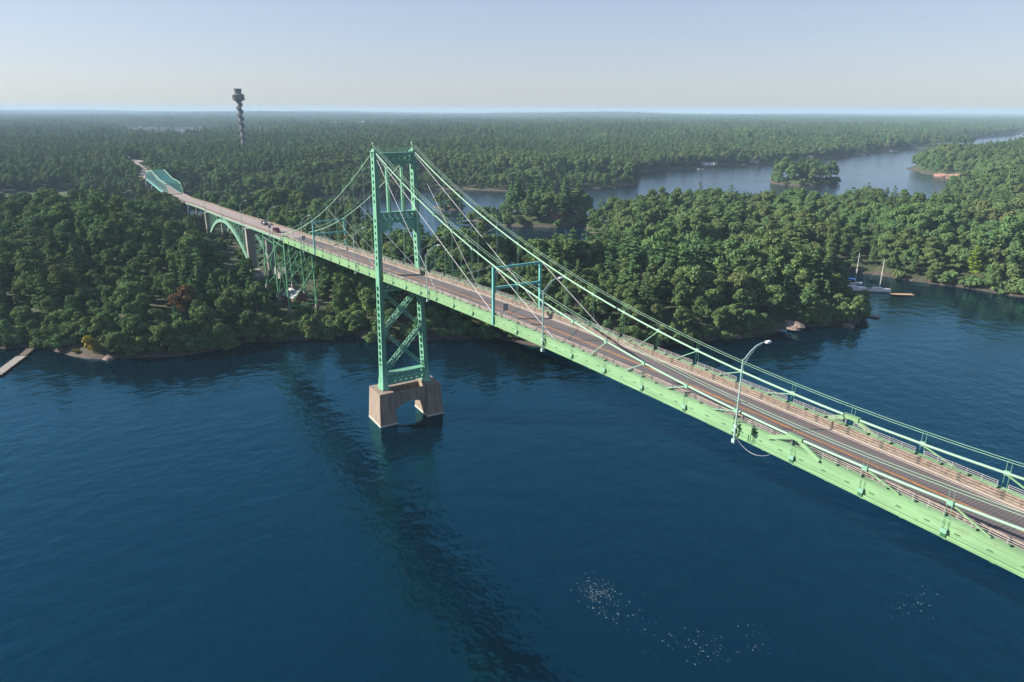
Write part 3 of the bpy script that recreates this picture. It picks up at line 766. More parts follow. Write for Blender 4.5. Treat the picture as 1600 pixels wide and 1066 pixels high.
for i in range(1, 20):
    a, b_ = TXS[i], TXS[min(19, i+1)]; y = yc(a)
    tl.beam((a, y-4.9, zr(a)+top_h(a)), (a, y+4.9, zr(a)+top_h(a)), .3, .35)
    if b_ > a:
        for sg in (-1, 1): tl.beam((a, y-sg*4.9, zr(a)+top_h(a)), (b_, y+sg*4.9, zr(b_)+top_h(b_)), .22, .22)
tl.build('top_bracing', M['truss'], tb)
for x in (-546, -496, -402):
    pp = MB()
    for s in (-1, 1): pp.box(x-1.3, x+1.3, s*4.9-1.5+yc(x), s*4.9+1.5+yc(x), -3, zr(x)-1.7)
    pp.box(x-1.0, x+1.0, -3.4+yc(x), 3.4+yc(x), 6, 8); pp.build('concrete_pier', M['concrete2'], tb)
# road on the ground beyond
gx = xs_(-800, -552.2, 12)
o = MB().sweep([(-6, -.6), (6, -.6), (6, .15), (-6, .15)], gx, zr, lambda x: yc(x)+0*x).build('island_road', M['road2']); tag(o, 'pale road beyond the truss bridge', kind='structure')
o = MB().prism([(-812, -16), (-770, -16), (-765, 6), (-790, 12), (-820, 2)], 'z', 15.5, 16.9).build('paved_plaza', M['road2']); tag(o, 'pale paved clearing beside the road beyond the truss', kind='structure')

# ================================================================== STREET LAMPS AND SIGNS
def lamp(x, label, sign=False):
    z = zr(x); t_ = tag(empty('street_lamp', (x, -5.15, z)), label, 'street lamp', 'street lamps along the near edge of the bridge')
    p_ = MB().tube([(0, 0, -1.6), (0, 0, 0), (0, 0, 8.1)], [.12, .11, .07], 8); p_.box(-.2, .2, -.2, .32, -1.75, -1.3); p_.box(-.2, .2, -.1, .32, .1, .4)
    p_.build('pole', M['lamp'], t_)
    a_ = MB()
    a_.tube([(0, .05, 7.9), (.25, .7, 8.9), (.5, 1.3, 9.55), (.7, 1.8, 9.8), (.9, 2.2, 9.88)], .05, 6)
    a_.tube([(0, .05, 7.2), (.25, .7, 8.45), (.5, 1.3, 9.35), (.7, 1.75, 9.68)], .045, 6)
    a_.build('arm', M['lamp'], t_)
    h_ = MB().prism([(2.15, 9.78), (2.35, 9.72), (2.9, 9.78), (3.0, 9.88), (2.8, 9.98), (2.2, 9.98)], 'x', .78, 1.08)
    h_.build('lamp_head', M['lamphead'], t_)
    return t_
lamp(107.1, 'largest street lamp, standing on the bridge edge nearest the camera')
lamp(69.0, 'street lamp just right of the green portal frame over the road')
lamp(26.9, 'street lamp on the deck edge just right of the lattice tower')
lamp(-16.7, 'street lamp on the deck edge just left of the lattice tower')
lamp(-64.8, 'street lamp near the left end of the suspension span')
lamp(-109.5, 'street lamp beside the maroon car on the viaduct')
lamp(-159.2, 'street lamp above the nearer concrete pier of the arch')
lamp(-207.7, 'street lamp above the crown of the green arch')
lamp(-256.0, 'farthest street lamp on the viaduct, above its farther arch pier')
for x, lb_ in ((-109.0, 'grey back of a square sign on the lamp pole by the maroon car'), (-64.3, 'grey back of a rectangular sign left of the left portal frame'), (57.5, 'small grey sign back on the deck edge right of the nearer portal frame')):
    z = zr(x); t_ = tag(empty('road_sign', (x, -4.95, z)), lb_, 'road sign', 'signs seen from behind on the near bridge edge')
    MB().beam((0, 0, .7), (0, 0, 3.6), .08, .08).build('post', M['grey'], t_)
    MB().box(.05, .09, -.48, .48, 2.4, 3.6).build('sign_panel', M['grey'], t_)
t_ = tag(empty('signal_head', (-53.1, 4.55, zr(-53.3))), 'orange sign with a dark centre fixed to the far post of the left portal frame', 'road sign')
MB().beam((.28, 0, .8), (.28, 0, 4.1), .07, .07).build('post', M['grey'], t_)
MB().prism([(-.62, 3.5), (0, 2.88), (.62, 3.5), (0, 4.12)], 'x', .33, .38).build('sign_panel', M['orange'], t_)
MB().prism([(-.2, 3.5), (0, 3.3), (.2, 3.5), (0, 3.7)], 'x', .385, .40).build('symbol', M['black'], t_)
# junction box and loose cable by the big lamp
t_ = tag(empty('utility_cable', (107.9, -5.0, zr(107.9))), 'pale loose cable hanging in a loop under the girder below the largest lamp', 'cable')
pts = [(-.6+q*4.6, -.05, -1.1-.95*math.sin(math.pi*q)**.8) for q in lin(0, 1, 16)]
MB().tube(pts, .028, 6).build('cable_loop', M['rope'], t_)
MB().box(.9, 1.5, -.35, .05, .1, 1.0).build('junction_box', M['girder'], t_)
MB().tube([(1.1, -.2, .1), (1.1, -.2, -.9)], .05, 6).tube([(1.35, -.2, .1), (1.35, -.2, -.8)], .04, 6).build('conduit', M['shadowsteel'], t_)

# ================================================================== VEHICLES
def car(name, x, y, rz, label, mat, kind='suv'):
    t_ = tag(empty(name, (x, y, zr(x)+.02), rz), label, 'car' if kind == 'suv' else 'pickup truck')
    if kind == 'suv':
        prof = [(-2.3, .45), (2.3, .45), (2.38, .8), (2.25, .98), (1.25, 1.12), (.55, 1.68), (-1.75, 1.74), (-2.28, 1.1), (-2.36, .75)]
        win = [(1.12, 1.13), (.56, 1.60), (-1.65, 1.66), (-2.05, 1.15)]
    else:
        prof = [(-2.8, .5), (2.75, .5), (2.85, .85), (2.7, 1.05), (1.45, 1.2), (.75, 1.8), (-.55, 1.82), (-.8, 1.18), (-2.8, 1.18)]
        win = [(1.3, 1.2), (.76, 1.72), (-.5, 1.74), (-.68, 1.22)]
    bd = MB().prism(prof, 'y', -.93, .93)
    # tumblehome: pull the roof edges in
    bd.v = [(vx, vy*(1-.16*max(0, (vz-1.1)/.7)), vz) for vx, vy, vz in bd.v]
    b_ = bd.build('body', mat, t_)
    wn = MB()
    for s in (-1, 1):
        n = len(wn.v); wn.v += [(px, s*.945*(1-.16*max(0, (pz-1.1)/.7)), pz) for px, pz in win]; wn.f.append(tuple(range(n, n+len(win))))
    wn.build('side_window', M['glass'], t_)
    if kind == 'suv': fr, bk = ((1.20, 1.15), (.60, 1.66)), ((-1.80, 1.69), (-2.24, 1.16))
    else: fr, bk = ((1.40, 1.23), (.80, 1.78)), ((-.58, 1.76), (-.78, 1.24))
    for nm, ((xa, za), (xb, zb)), e in (('windscreen', fr, .03), ('rear_window', bk, -.03)):
        MB().quad((xa+e, -.78, za), (xa+e, .78, za), (xb+e, .70, zb), (xb+e, -.70, zb)).build(nm, M['glass'], t_)
    for s in (-1, 1):
        for wx in ((1.45, -1.4) if kind == 'suv' else (1.75, -1.75)):
            wl = MB(); n = 16
            wl.prism([(wx+.36*math.cos(2*math.pi*i/n), .36+.36*math.sin(2*math.pi*i/n)) for i in range(n)], 'y', s*.95-.12, s*.95+.02).build('wheel', M['black'], t_)
        MB().box(*((2.3, 2.42) if kind == 'suv' else (2.75, 2.87)), *sorted((s*.55, s*.85)), .74, .92).build('headlight', M['white'], t_)
        MB().box(*((-2.42, -2.30) if kind == 'suv' else (-2.86, -2.78)), *sorted((s*.7, s*.88)), .85, 1.08).build('tail_light', M['red'], t_)
    if kind == 'truck':
        MB().box(-2.7, -.95, -.78, .78, 1.185, 1.45).build('cargo_cover', M['white'], t_)
        MB().box(-2.3, -1.2, -.6, .6, 1.453, 1.85).build('cargo', M['black'], t_)
car('parked_car' if False else 'car', -113.5, -1.55, 0, 'maroon car driving on the viaduct beside a lamp pole', M['carred'])
car('pickup_truck', -146.5, 1.5, math.pi, 'dark pickup with pale covered bed driving on the viaduct', M['cardark'], 'truck')

# ================================================================== OBSERVATION TOWER
t_ = tag(empty('observation_tower', (-876, 142, 7)), 'tall slim observation tower with spiral stair and round deck above the forest', 'tower')
sh = MB()
sh.lathe((0, 0, 0), [(3.3, 0), (3.3, 84.5)], 20); sh.build('shaft', M['shaft'], t_, False)
hl = MB(); n = 150; turns = 8.2
for i in range(n):
    a = 2*math.pi*turns*i/n; a2 = 2*math.pi*turns*(i+1)/n; z = 1+82*i/n; z2 = 1+82*(i+1)/n
    r0, r1 = 3.32, 5.7
    def pt(r, a_, z_): return (r*math.cos(-a_), r*math.sin(-a_), z_)
    k = len(hl.v)
    hl.v += [pt(r0, a, z), pt(r1, a, z), pt(r1, a, z+3.4), pt(r0, a, z+3.4), pt(r0, a2, z2), pt(r1, a2, z2), pt(r1, a2, z2+3.4), pt(r0, a2, z2+3.4)]
    hl.f += [tuple(k+q for q in f_) for f_ in ((0, 1, 5, 4), (1, 2, 6, 5), (2, 3, 7, 6), (3, 0, 4, 7))]
hl.build('spiral_stair', M['darksteel'], t_)
pod = MB().lathe((0, 0, 84), [(3.4, 0), (6, 1.5), (9.8, 2.6), (10.4, 3.2), (10.4, 3.7)], 28).build('observation_deck', M['darksteel'], t_)
MB().lathe((0, 0, 87.7), [(10.6, 0), (10.6, .7)], 28).build('deck_rim', M['shaft'], pod)
MB().lathe((0, 0, 88.4), [(10.2, 0), (10.2, 5.2)], 28).build('window_band', M['black'], pod)
MB().lathe((0, 0, 93.6), [(10.5, 0), (10.0, 1.0), (6.2, 1.6)], 28).build('roof_ring', M['shaft'], pod)
MB().lathe((0, 0, 95.2), [(6.0, 0), (6.0, 5.4), (6.9, 5.9), (6.9, 6.9), (6.3, 7.2)], 24).build('upper_drum', M['darksteel'], pod)
t_.scale = (.755, .755, .915)

# ================================================================== HOUSES
def ground(x, y): return float(land(np.array([x]), np.array([y]))[1][0])
def house(x, y, rz, L, W, H, RH, wall, roof, name, label, cat, z=None, boat=False, group=None):
    z = ground(x, y) if z is None else z
    t_ = tag(empty(name, (x, y, z), rz), label, cat, group)
    MB().box(-L/2, L/2, -W/2, W/2, -2.5 if not boat else -.6, H).prism([(-W/2, H), (W/2, H), (0, H+RH-.15)], 'x', -L/2, L/2).build('wall', wall, t_)
    e = .5; rf = MB()
    for s in (-1, 1):
        a = (s*(W/2+e), H-e*2*RH/W); b_ = (0, H+RH)
        rf.prism([a, b_, (b_[0], b_[1]+.2), (a[0], a[1]+.2)], 'x', -L/2-e, L/2+e)
    rf.build('roof', roof, t_)
    for s in (-1, 1):
        for i in range(max(1, int(L/3))):
            cx = -L/2+(i+.5)*L/max(1, int(L/3)); w_ = MB().box(cx-.5, cx+.5, *sorted((s*W/2+s*.01, s*W/2+s*.08)), H*.38, H*.8)
            fo = w_.build('window', M['white'], t_); MB().box(cx-.4, cx+.4, *sorted((s*W/2+s*.085, s*W/2+s*.10)), H*.41, H*.77).build('pane', M['glass'], fo)
    MB().box(L/2+.01, L/2+.08, -.5, .5, 0, min(2.1, H*.85)).build('door', M['wallbrown'], t_)
    return t_
HOUSES = []
def H_(*a, **k): HOUSES.append((a[0], a[1])); return house(*a, **k)
H_(-105.5, 1.0, .25, 7, 5.5, 3.2, 1.9, M['wallred'], M['roofpale'], 'cottage', 'small red-brown cottage with pale roof beneath the green trestle', 'house')
H_(-645, 656, .6, 9, 8, 7.5, 3.2, M['wallpink'], M['roofgrey'], 'house', 'pale pink house standing alone among the far shore trees', 'house')
H_(-440, 436, .9, 15, 8, 2.8, 2.6, M['wallbrown'], M['roofpale'], 'boathouse', 'long boathouse with pale roof on the point of the far channel shore', 'boathouse', z=.7, boat=True)
H_(-551, 690, 1.1, 17, 8, 3.2, 3, M['wallbrown'], M['roofpale'], 'boathouse', 'pale roofed boathouse left of the white waterside house', 'boathouse', z=.7, boat=True)
H_(-566, 800, 1.2, 15, 10, 5, 3.6, M['white'], M['wallpink'], 'house', 'white waterside house with pinkish roof on the far channel shore', 'house', z=1.3)
H_(-700, 1345, 1.0, 26, 13, 6, 5, M['wallpink'], M['roofbrown'], 'lodge', 'large pinkish lodge at the far end of the channel shore', 'house', z=2)
H_(-592, 965, 1.0, 12, 7, 3, 2.5, M['wallbrown'], M['roofgrey'], 'boathouse', 'low brown boathouse with grey roof left of the moored far sailboat', 'boathouse', z=.7, boat=True)
H_(-520, 236, .2, 12, 8, 4, 3, M['wallpink'], M['roofgrey'], 'house', 'pinkish house at the far shore seen just right of the tower', 'house', z=2)
H_(-236, 213, .4, 8, 7, 4.5, 2.5, M['wallred'], M['roofbrown'], 'cottage', 'dark red cottage half hidden on the wooded islet', 'house')
H_(-262, -93, .3, 12, 9, 4, 2.6, M['white'], M['roofgrey'], 'house', 'white house glimpsed between trees at the far left', 'house')
H_(-590, -118, .1, 9, 6, 3, 2, M['wallbrown'], M['roofgrey'], 'boathouse', 'small brown boathouse on the lawn across the left channel', 'boathouse', z=1.4)
H_(-2560, 985, .35, 175, 40, 8, 1.5, M['white'], M['roofpale'], 'warehouse', 'very long low pale building on the distant ridge', 'building', z=22)
H_(-2600, 840, .35, 60, 30, 8, 1.5, M['white'], M['roofpale'], 'warehouse', 'shorter pale building left of the long one on the distant ridge', 'building', z=22)
H_(-802, -6, .1, 8, 6, 4, 2, M['white'], M['roofpale'], 'toll_house', 'small white booth beside the road beyond the truss bridge', 'building', z=16.9)

# ================================================================== BOATS AND DOCKS
def hull(L, B, D, mat, parent, keel=.35):
    xs = lin(-L/2, L/2, 13); sec = []
    hb = MB()
    for x in xs:
        t_ = (x+L/2)/L; wdt = B/2*(min(1, (1-t_)*3.2)**.55 if t_ > .45 else .78+.22*min(1, t_/.3)); wdt = max(wdt, .03)
        sh_ = D*(1+.18*t_**2)
        for (yy, zz) in ((-1, sh_), (-.92, .25*D), (-.35, -keel), (.35, -keel), (.92, .25*D), (1, sh_)): hb.v.append((x, yy*wdt, zz))
    for i in range(12):
        for j in range(6): hb.f.append((i*6+j, i*6+(j+1) % 6, (i+1)*6+(j+1) % 6, (i+1)*6+j))
    hb.f.append(tuple(range(6))[::-1]); hb.f.append(tuple(72+j for j in range(6)))
    return hb.build('hull', mat, parent, False)
def sailboat(x, y, rz, L, label, cover=None, group=None, mh=1.25):
    t_ = tag(empty('sailboat', (x, y, 0), rz), label, 'sailboat', group); k = L/10
    h_ = hull(L, 3.1*k, 1.15*k, M['white'], t_)
    MB().prism([(-2.0*k, 1.1*k), (2.3*k, 1.2*k), (1.7*k, 1.7*k), (-1.9*k, 1.75*k)], 'y', -.85*k, .85*k).build('cabin', M['white'], t_)
    MB().box(-1.6*k, 1.5*k, -.87*k, .87*k, 1.35*k, 1.52*k).build('cabin_window', M['glass'], t_)
    m_ = MB().tube([(.7*k, 0, 1.2*k), (.7*k, 0, (1.2+mh*10)*k)], [.10, .07], 8).build('mast', M['white'], t_)
    MB().beam((.7*k, -1.0*k, 7.5*k), (.7*k, 1.0*k, 7.5*k), .05, .05).build('spreader', M['white'], m_)
    MB().tube([(.7*k, 0, 2.4*k), (-3.6*k, 0, 2.5*k)], .17*k, 8).build('boom', cover or M['white'], t_)
    rg = MB()
    for e in ((4.9*k, 0, 1.4*k), (-4.8*k, 0, 1.1*k), (.7*k, 1.45*k, 1.1*k), (.7*k, -1.45*k, 1.1*k)): rg.tube([e, (.7*k, 0, (1.0+mh*10)*k)], .02, 4)
    rg.build('rigging', M['grey'], t_)
    MB().box(-4.3*k, -2.2*k, -1.0*k, 1.0*k, 1.16*k, 1.24*k).build('cockpit', M['wood'], t_)
sailboat(-20.5, 219, .95, 12.2, 'white sailboat with the taller mast, left of the pair at the cove dock', M['white'], 'sailboats at the cove dock')
sailboat(-13.5, 226.5, .80, 11.0, 'white sailboat with a green sail cover, right of the pair at the cove dock', M['tower'], 'sailboats at the cove dock', 1.2)
def pontoon(x, y, rz, label, canopy, L=7, group=None):
    t_ = tag(empty('motorboat', (x, y, 0), rz), label, 'motorboat', group)
    hull(L, 2.5, .85, M['white'], t_)
    MB().prism([(-.2*L, .85), (.12*L, .85), (.05*L, 1.5), (-.16*L, 1.5)], 'y', -.95, .95).build('windscreen', M['glass'], t_)
    if canopy:
        c_ = MB().prism([(-.36*L, 2.1), (.10*L, 2.15), (.04*L, 2.35), (-.32*L, 2.35)], 'y', -1.15, 1.15).build('canopy', canopy, t_)
        pl = MB()
        for sx_ in (-.33*L, .06*L):
            for s in (-1, 1): pl.tube([(sx_, s*1.0, .8), (sx_, s*1.05, 2.1)], .03, 5)
        pl.build('canopy_post', M['grey'], c_)
    MB().box(-.34*L, -.24*L, -.8, .8, .85, 1.25).build('seat', M['paleblue'], t_)
    MB().box(-.56*L, -.5*L, -.25, .25, .2, 1.15).build('outboard_motor', M['black'], t_)
pontoon(-36.5, 229.5, .5, 'motorboat with a blue canopy, leftmost in the cove behind the trees', M['blue'])
pontoon(-27.5, 231, .6, 'motorboat with a blue canopy, next to the taller masted sailboat', M['blue'])
pontoon(-32.0, 230.5, .45, 'open white motorboat between the two blue-canopied boats', None, 6)
def dock(x, y, rz, L, W, label, mat='wood', posts=True, z=.55):
    t_ = tag(empty('dock', (x, y, 0), rz), label, 'dock')
    d = MB(); n = int(L/.35)
    for i in range(n): d.box(-L/2+i*.35, -L/2+i*.35+.33, -W/2, W/2, z, z+.06)
    d.build('deck', M[mat], t_)
    f_ = MB()
    for s in (-1, 1): f_.box(-L/2, L/2, s*(W/2-.2)-.08, s*(W/2-.2)+.08, z-.25, z-.003)
    f_.build('frame', M['bark'], t_)
    p_ = MB()
    for i in range(max(2, int(L/5)+1)):
        for s in (-1, 1): px = -L/2+.3+i*(L-.6)/max(1, int(L/5)); p_.tube([(px, s*(W/2+.1), -2), (px, s*(W/2+.1), z+.45)], .09, 6)
    p_.build('pile', M['bark'], t_)
    return t_
dock(-94.5, -88.7, math.atan2(9.5, -27), 17, 2.9, 'pale grey wooden dock running out from the shade at the far left')
t_ = dock(-108.0, -84.2, math.atan2(7, -25), 11, 2.3, 'darker inner gangway leading from the far left shore to the pale dock', 'bark')
tt = tag(empty('life_ring', (-88.2, -91.2, .63)), 'small orange-red object lying at the outer end of the left dock', 'life ring')
MB().tube([(.38*math.cos(a), .38*math.sin(a), .1) for a in lin(0, 2*math.pi, 17)], .1, 6).build('ring', M['red'], tt)
MB().box(-.3, .3, -.03, .03, .0, .05).build('rope', M['white'], tt)
t_ = tag(empty('rowing_boat', (-116, -75.5, 0), 1.4), 'small pale boat lying in the shade right of the left dock', 'rowing boat')
hull(4.5, 1.6, .6, M['white'], t_, .2); MB().box(-.2, .2, -.6, .6, .45, .52).build('seat', M['wood'], t_)
dock(-19.5, 225, .86, 22, 1.6, 'wooden dock lying between the two sailboats in the cove', 'woodwarm')
dock(-4.0, 229.5, .9, 9, 2.6, 'warm brown floating dock right of the sailboats', 'woodwarm')
dock(6.0, 187.0, .25, 10.5, 2.6, 'low grey swim dock off the tip of the wooded point', 'wood', z=.4)
t_ = dock(2.0, 192, 1.4, 8, 1.2, 'narrow ramp joining the swim dock to the wooded point', 'wood', z=.6)
t_ = tag(empty('picnic_table', (3.2, 143.5, ground(3.2, 143.5)+.1), .9), 'pale blue picnic table on the bare rock near the point', 'picnic table')
MB().box(-1.1, 1.1, -.4, .4, .72, .80).build('table_top', M['paleblue'], t_)
for s in (-1, 1):
    MB().box(-1.1, 1.1, *sorted((s*.65, s*.95)), .42, .48).build('bench', M['paleblue'], t_)
    MB().beam((s*.7, -.85, 0), (s*.7, .3, .72), .08, .08).beam((s*.7, .85, 0), (s*.7, -.3, .72), .08, .08).build('leg', M['paleblue'], t_)
sailboat(-622, 1160, .4, 10, 'distant moored sailboat with a bare mast off the far channel shore', None, None, 1.4)
pontoon(-664, 1325, .9, 'white cruiser moored in front of the large pinkish lodge', M['white'], 16)
pontoon(-410, 404, .7, 'white motorboat leaving a wake near the pale boathouse point', None, 8)
pontoon(-530, 655, 1.2, 'white motorboat moored left of the pale roofed far boathouse', None, 9)
pontoon(-548, 842, 1.1, 'white motorboat moored right of the white waterside house', None, 10)
for x, y, rz, L, lb_ in ((-543, -99, .35, 22, 'pale dock on the lawn shore across the left channel, nearer the picture edge'), (-534, -76, .3, 18, 'pale dock across the left channel, right of the other one'), (-566, -52, .3, 14, 'short pale dock across the left channel half hidden by trees'),
                     (-545, 640, 1.2, 18, 'grey dock along the far channel shore left of the boathouse')):
    dock(x, y, rz, L, 3.0, lb_)

# ================================================================== ROCKS
def rockmesh(seed, r, sq=.6):
    rn = np.random.RandomState(seed); import bmesh
    bm = bmesh.new(); bmesh.ops.create_icosphere(bm, subdivisions=3, radius=1)
    for v in bm.verts:
        p = np.array(v.co); f_ = 1+.30*(vnoise(np.array([p[0]*1.7+seed]), np.array([p[1]*1.7+p[2]*2.3]))[0]-.5)*2+.1*rn.randn()*.4
        v.co = Vector((p[0]*f_*r, p[1]*f_*r*.8, p[2]*f_*r*sq))
    me = bpy.data.meshes.new('boulder'); bm.to_mesh(me); bm.free(); return me
M['rock'] = simple('granite', (.24, .19, .17), .9, var=.15, scale=.9, c2=(.10, .08, .075), bump=.5)
M['redrock'] = simple('red_granite', (.30, .17, .13), .9, var=.15, scale=.9, c2=(.15, .09, .07), bump=.5)
RK = [(3.5, 148.5, 4.0, 'rock', 'broad grey granite outcrop below the pale blue picnic table'), (-87, -62.5, 2.2, 'rock', 'pale boulder at the waterline below the yellow-leaved tree'),
      (-74.5, 7, 1.8, 'rock', 'small boulder on the shore left of the tower'), (-57, 21, 1.7, 'rock', 'small boulder on the shore behind the tower pier'),
      (-349, 187, 6, 'redrock', 'low reddish rock ledge in the channel behind the bridge, left one'), (-274, 180, 6.5, 'redrock', 'low reddish rock ledge in the channel behind the bridge, right one'),
      (-285, 826, 14, 'redrock', 'reddish rock shelf on the point of the right-hand channel shore'), (-312, 842, 10, 'redrock', 'smaller reddish rock beside the shelf on the right-hand channel shore'),
      (12, 168, 2.4, 'rock', 'grey boulder under the trees at the tip of the wooded point')]
for i, (x, y, r, mt, lb_) in enumerate(RK):
    me = rockmesh(i+3, r, .35 if r > 3 else .5); me.materials.append(M[mt]); o = link_mesh('boulder', me); o.location = (x, y, .25 if i else 1.2); tag(o, lb_, 'rock', None)

# ================================================================== TREES
def quads(c, nrm, size, rn, asp=1.0):
    """c,nrm: (n,3); returns verts,faces of one quad per point"""
    n = len(c); nrm = nrm/np.linalg.norm(nrm, axis=1)[:, None]
    rv = rn.randn(n, 3); u = np.cross(nrm, rv); u /= np.linalg.norm(u, axis=1)[:, None]; v = np.cross(nrm, u)
    sz = size*(.6+.8*rn.rand(n))[:, None]
    q = np.stack([c-u*sz-v*sz*asp, c+u*sz*1.1-v*sz*asp*.7, c+u*sz*.9+v*sz*asp, c-u*sz*.8+v*sz*asp*.9], 1)
    return q.reshape(-1, 3)
def lobe(ctr, rad, n, size, rn, flat=1.0, jit=.55):
    d = rn.randn(n, 3); d /= np.linalg.norm(d, axis=1)[:, None]
    d[:, 2] = np.where(d[:, 2] < -.35, -d[:, 2], d[:, 2])
    rr = rad*(.72+.34*rn.rand(n))[:, None]
    c = np.array(ctr)+d*rr*np.array([1, 1, flat])
    return c, d+jit*rn.randn(n, 3)
def crown_mesh(name, parts, size, rn, mat, asp=1.0):
    c = np.concatenate([p[0] for p in parts]); nn = np.concatenate([p[1] for p in parts])
    v = quads(c, nn, size, rn, asp); f = np.arange(len(v)).reshape(-1, 4)
    return np_mesh(name, v, f, mat)
def broad(seed, Hh, Rr, mat, q=1.0, size=.34):
    rn = np.random.RandomState(seed); parts = []
    base = Hh*rn.uniform(.14, .3); ch = Hh-base; nl = rn.randint(16, 30); ph = rn.rand()*6.28; sk = rn.uniform(.1, .38)
    for i in range(nl):
        t_ = rn.rand()**.8; a = rn.rand()*2*math.pi
        env = math.sin(math.pi*min(1, .20+.74*t_))**.7
        r_ = Rr*env*(.35+.65*rn.rand()**.5)*.74
        r_ *= 1+sk*math.sin(2*a+ph)+sk*.6*math.sin(3*a+1.7*ph); lr = Rr*rn.uniform(.16, .42)
        ctr = (r_*math.cos(a)*rn.uniform(.85, 1.15), r_*math.sin(a), base+ch*(.10+.80*t_)-.12*lr)
        ctr = (ctr[0], ctr[1], min(ctr[2], Hh-lr*.8))
        parts.append(lobe(ctr, lr, int(165*q*(lr/(Rr*.33))**1.6), size, rn, rn.uniform(.6, .95), .7))
    parts.append(lobe((0, 0, base+ch*.5), Rr*.5, int(220*q), size, rn, ch/Rr*.75, .8))
    return crown_mesh('crown', parts, size*.95, rn, mat)
def pine(seed, Hh, Rr, mat, q=1.0):
    rn = np.random.RandomState(seed); parts = []
    nt_ = rn.randint(9, 13); lean = rn.randn(2)*.02
    for i in range(nt_):
        t_ = (i+.5)/nt_; z = Hh*(.26+.74*t_); rad = Rr*(1.08-t_)**.75*rn.uniform(.7, 1.15)
        for j in range(rn.randint(4, 7)):
            a = rn.rand()*2*math.pi; L = rad*rn.uniform(.55, 1.1)
            for kk in (.45, .8):
                ctr = (L*kk*math.cos(a), L*kk*math.sin(a), z+L*kk*rn.uniform(-.05, .22))
                c, nn = lobe(ctr, .55+L*.24, int(34*q), .3, rn, .32, .5); nn[:, 2] = np.abs(nn[:, 2])+.9
                parts.append((c, nn))
    parts.append(lobe((0, 0, Hh*.97), .6, int(40*q), .3, rn, 1.6))
    return crown_mesh('crown', parts, .33, rn, mat, .7)
def spruce(seed, Hh, Rr, mat, q=1.0):
    rn = np.random.RandomState(seed); n = int(2300*q)
    t_ = 1-np.sqrt(rn.rand(n)); a = rn.rand(n)*2*math.pi
    wob = 1+.22*np.sin(a*3+seed)+.3*np.sin(t_*38+a*2)
    r_ = Rr*(1-t_)**.85*wob*(.6+.45*rn.rand(n))+.12
    c = np.stack([r_*np.cos(a), r_*np.sin(a), Hh*(.10+.90*t_)-r_*.16], 1)
    nn = np.stack([np.cos(a), np.sin(a), np.full(n, .75)], 1)+.5*rn.randn(n, 3)
    return crown_mesh('crown', [(c, nn)], .34, rn, mat, .8)
def shrub(seed, Hh, Rr, mat):
    rn = np.random.RandomState(seed); parts = []
    for i in range(8):
        a = rn.rand()*2*math.pi; r_ = Rr*rn.rand()*.65; lr = Rr*rn.uniform(.3, .5)
        parts.append(lobe((r_*math.cos(a), r_*math.sin(a), max(lr*.4, Hh*rn.uniform(.2, .75))), lr, 90, .3, rn, .8))
    return crown_mesh('crown', parts, .28, rn, mat)
def trunk_mesh(seed, Hh, r0):
    rn = np.random.RandomState(seed+500); mb = MB()
    pts = [(0, 0, -1.0), (0, 0, .4)]; x = y = 0.
    for i in range(1, 6): x += rn.randn()*.12; y += rn.randn()*.12; pts.append((x, y, Hh*.86*i/5))
    mb.tube(pts, [r0*1.5, r0*1.1]+[r0*(1-.15*i) for i in range(1, 6)], 7)
    for i in range(7):
        k = rn.randint(3, 6); p0 = Vector(pts[k]); a = rn.rand()*6.28; L = Hh*rn.uniform(.14, .26)
        mb.tube([p0, p0+Vector((math.cos(a)*L*.5, math.sin(a)*L*.5, L*.35)), p0+Vector((math.cos(a)*L, math.sin(a)*L, L*.8))], [r0*.4, r0*.26, r0*.1], 5)
    me = bpy.data.meshes.new('trunk'); me.from_pydata(mb.v, [], mb.f); me.materials.append(M['bark']); return me
SPEC = []   # (kind, crown, trunk, height, radius)
for i in range(9):
    Hh = 14.6+1.1*i*.6; Rr = 4.9+(i % 4)*.75; SPEC.append(('broadleaf', broad(11+i, Hh, Rr, M['leaf']), trunk_mesh(i, Hh, .27), Hh, Rr))
for i in range(6): SPEC.append(('pine', pine(31+i, 19+i*.7, 4.0+.3*i, M['needle']), trunk_mesh(20+i, 19+i*.7, .26), 19+i*.7, 4.0))
for i in range(3): SPEC.append(('spruce', spruce(41+i, 15+i, 2.9+.3*i, M['needle']), trunk_mesh(30+i, 15+i, .2), 15+i, 3.2))
for i in range(2): SPEC.append(('shrub', shrub(51+i, 4.2, 3.0, M['leaf']), trunk_mesh(40+i, 3.6, .12), 4.2, 3.0))
NB, NP, NS = 9, 6, 3
PI_, SI_, BI_ = NB, NB+NP, NB+NP+NS
FW2 = Vector((CF.x, CF.y)).normalized()
def proj(x, y, z):
    d = Vector((x-CAM[0], y-CAM[1], z-CAM[2])); k = d.dot(CF)
    if k < 1: return None
    return 800+FPX*d.dot(CR)/k, 533-FPX*d.dot(CU)/k, k
rt = np.random.RandomState(99)
def scatter(x0, x1, y0, y1, st):
    xs = np.arange(x0, x1, st); ys = np.arange(y0, y1, st); X_, Y_ = np.meshgrid(xs, ys, indexing='ij')
    X_ = X_+np.where((np.arange(X_.shape[1]) % 2)[None, :] > 0, st/2, 0)
    X_ = X_.ravel()+(rt.rand(X_.size)-.5)*st*.8; Y_ = Y_.ravel()+(rt.rand(Y_.size)-.5)*st*.8
    return X_, Y_
def infov(X_, Y_, pad=5.0, dmin=0):
    dx = X_-CAM[0]; dy = Y_-CAM[1]; an = np.degrees(np.arctan2(dx, dy))-math.degrees(YAW); an = (an+180) % 360-180
    return (np.abs(an) < 36.5+pad+np.clip(900/np.maximum(np.hypot(dx, dy), 60), 0, 6)), np.hypot(dx, dy)
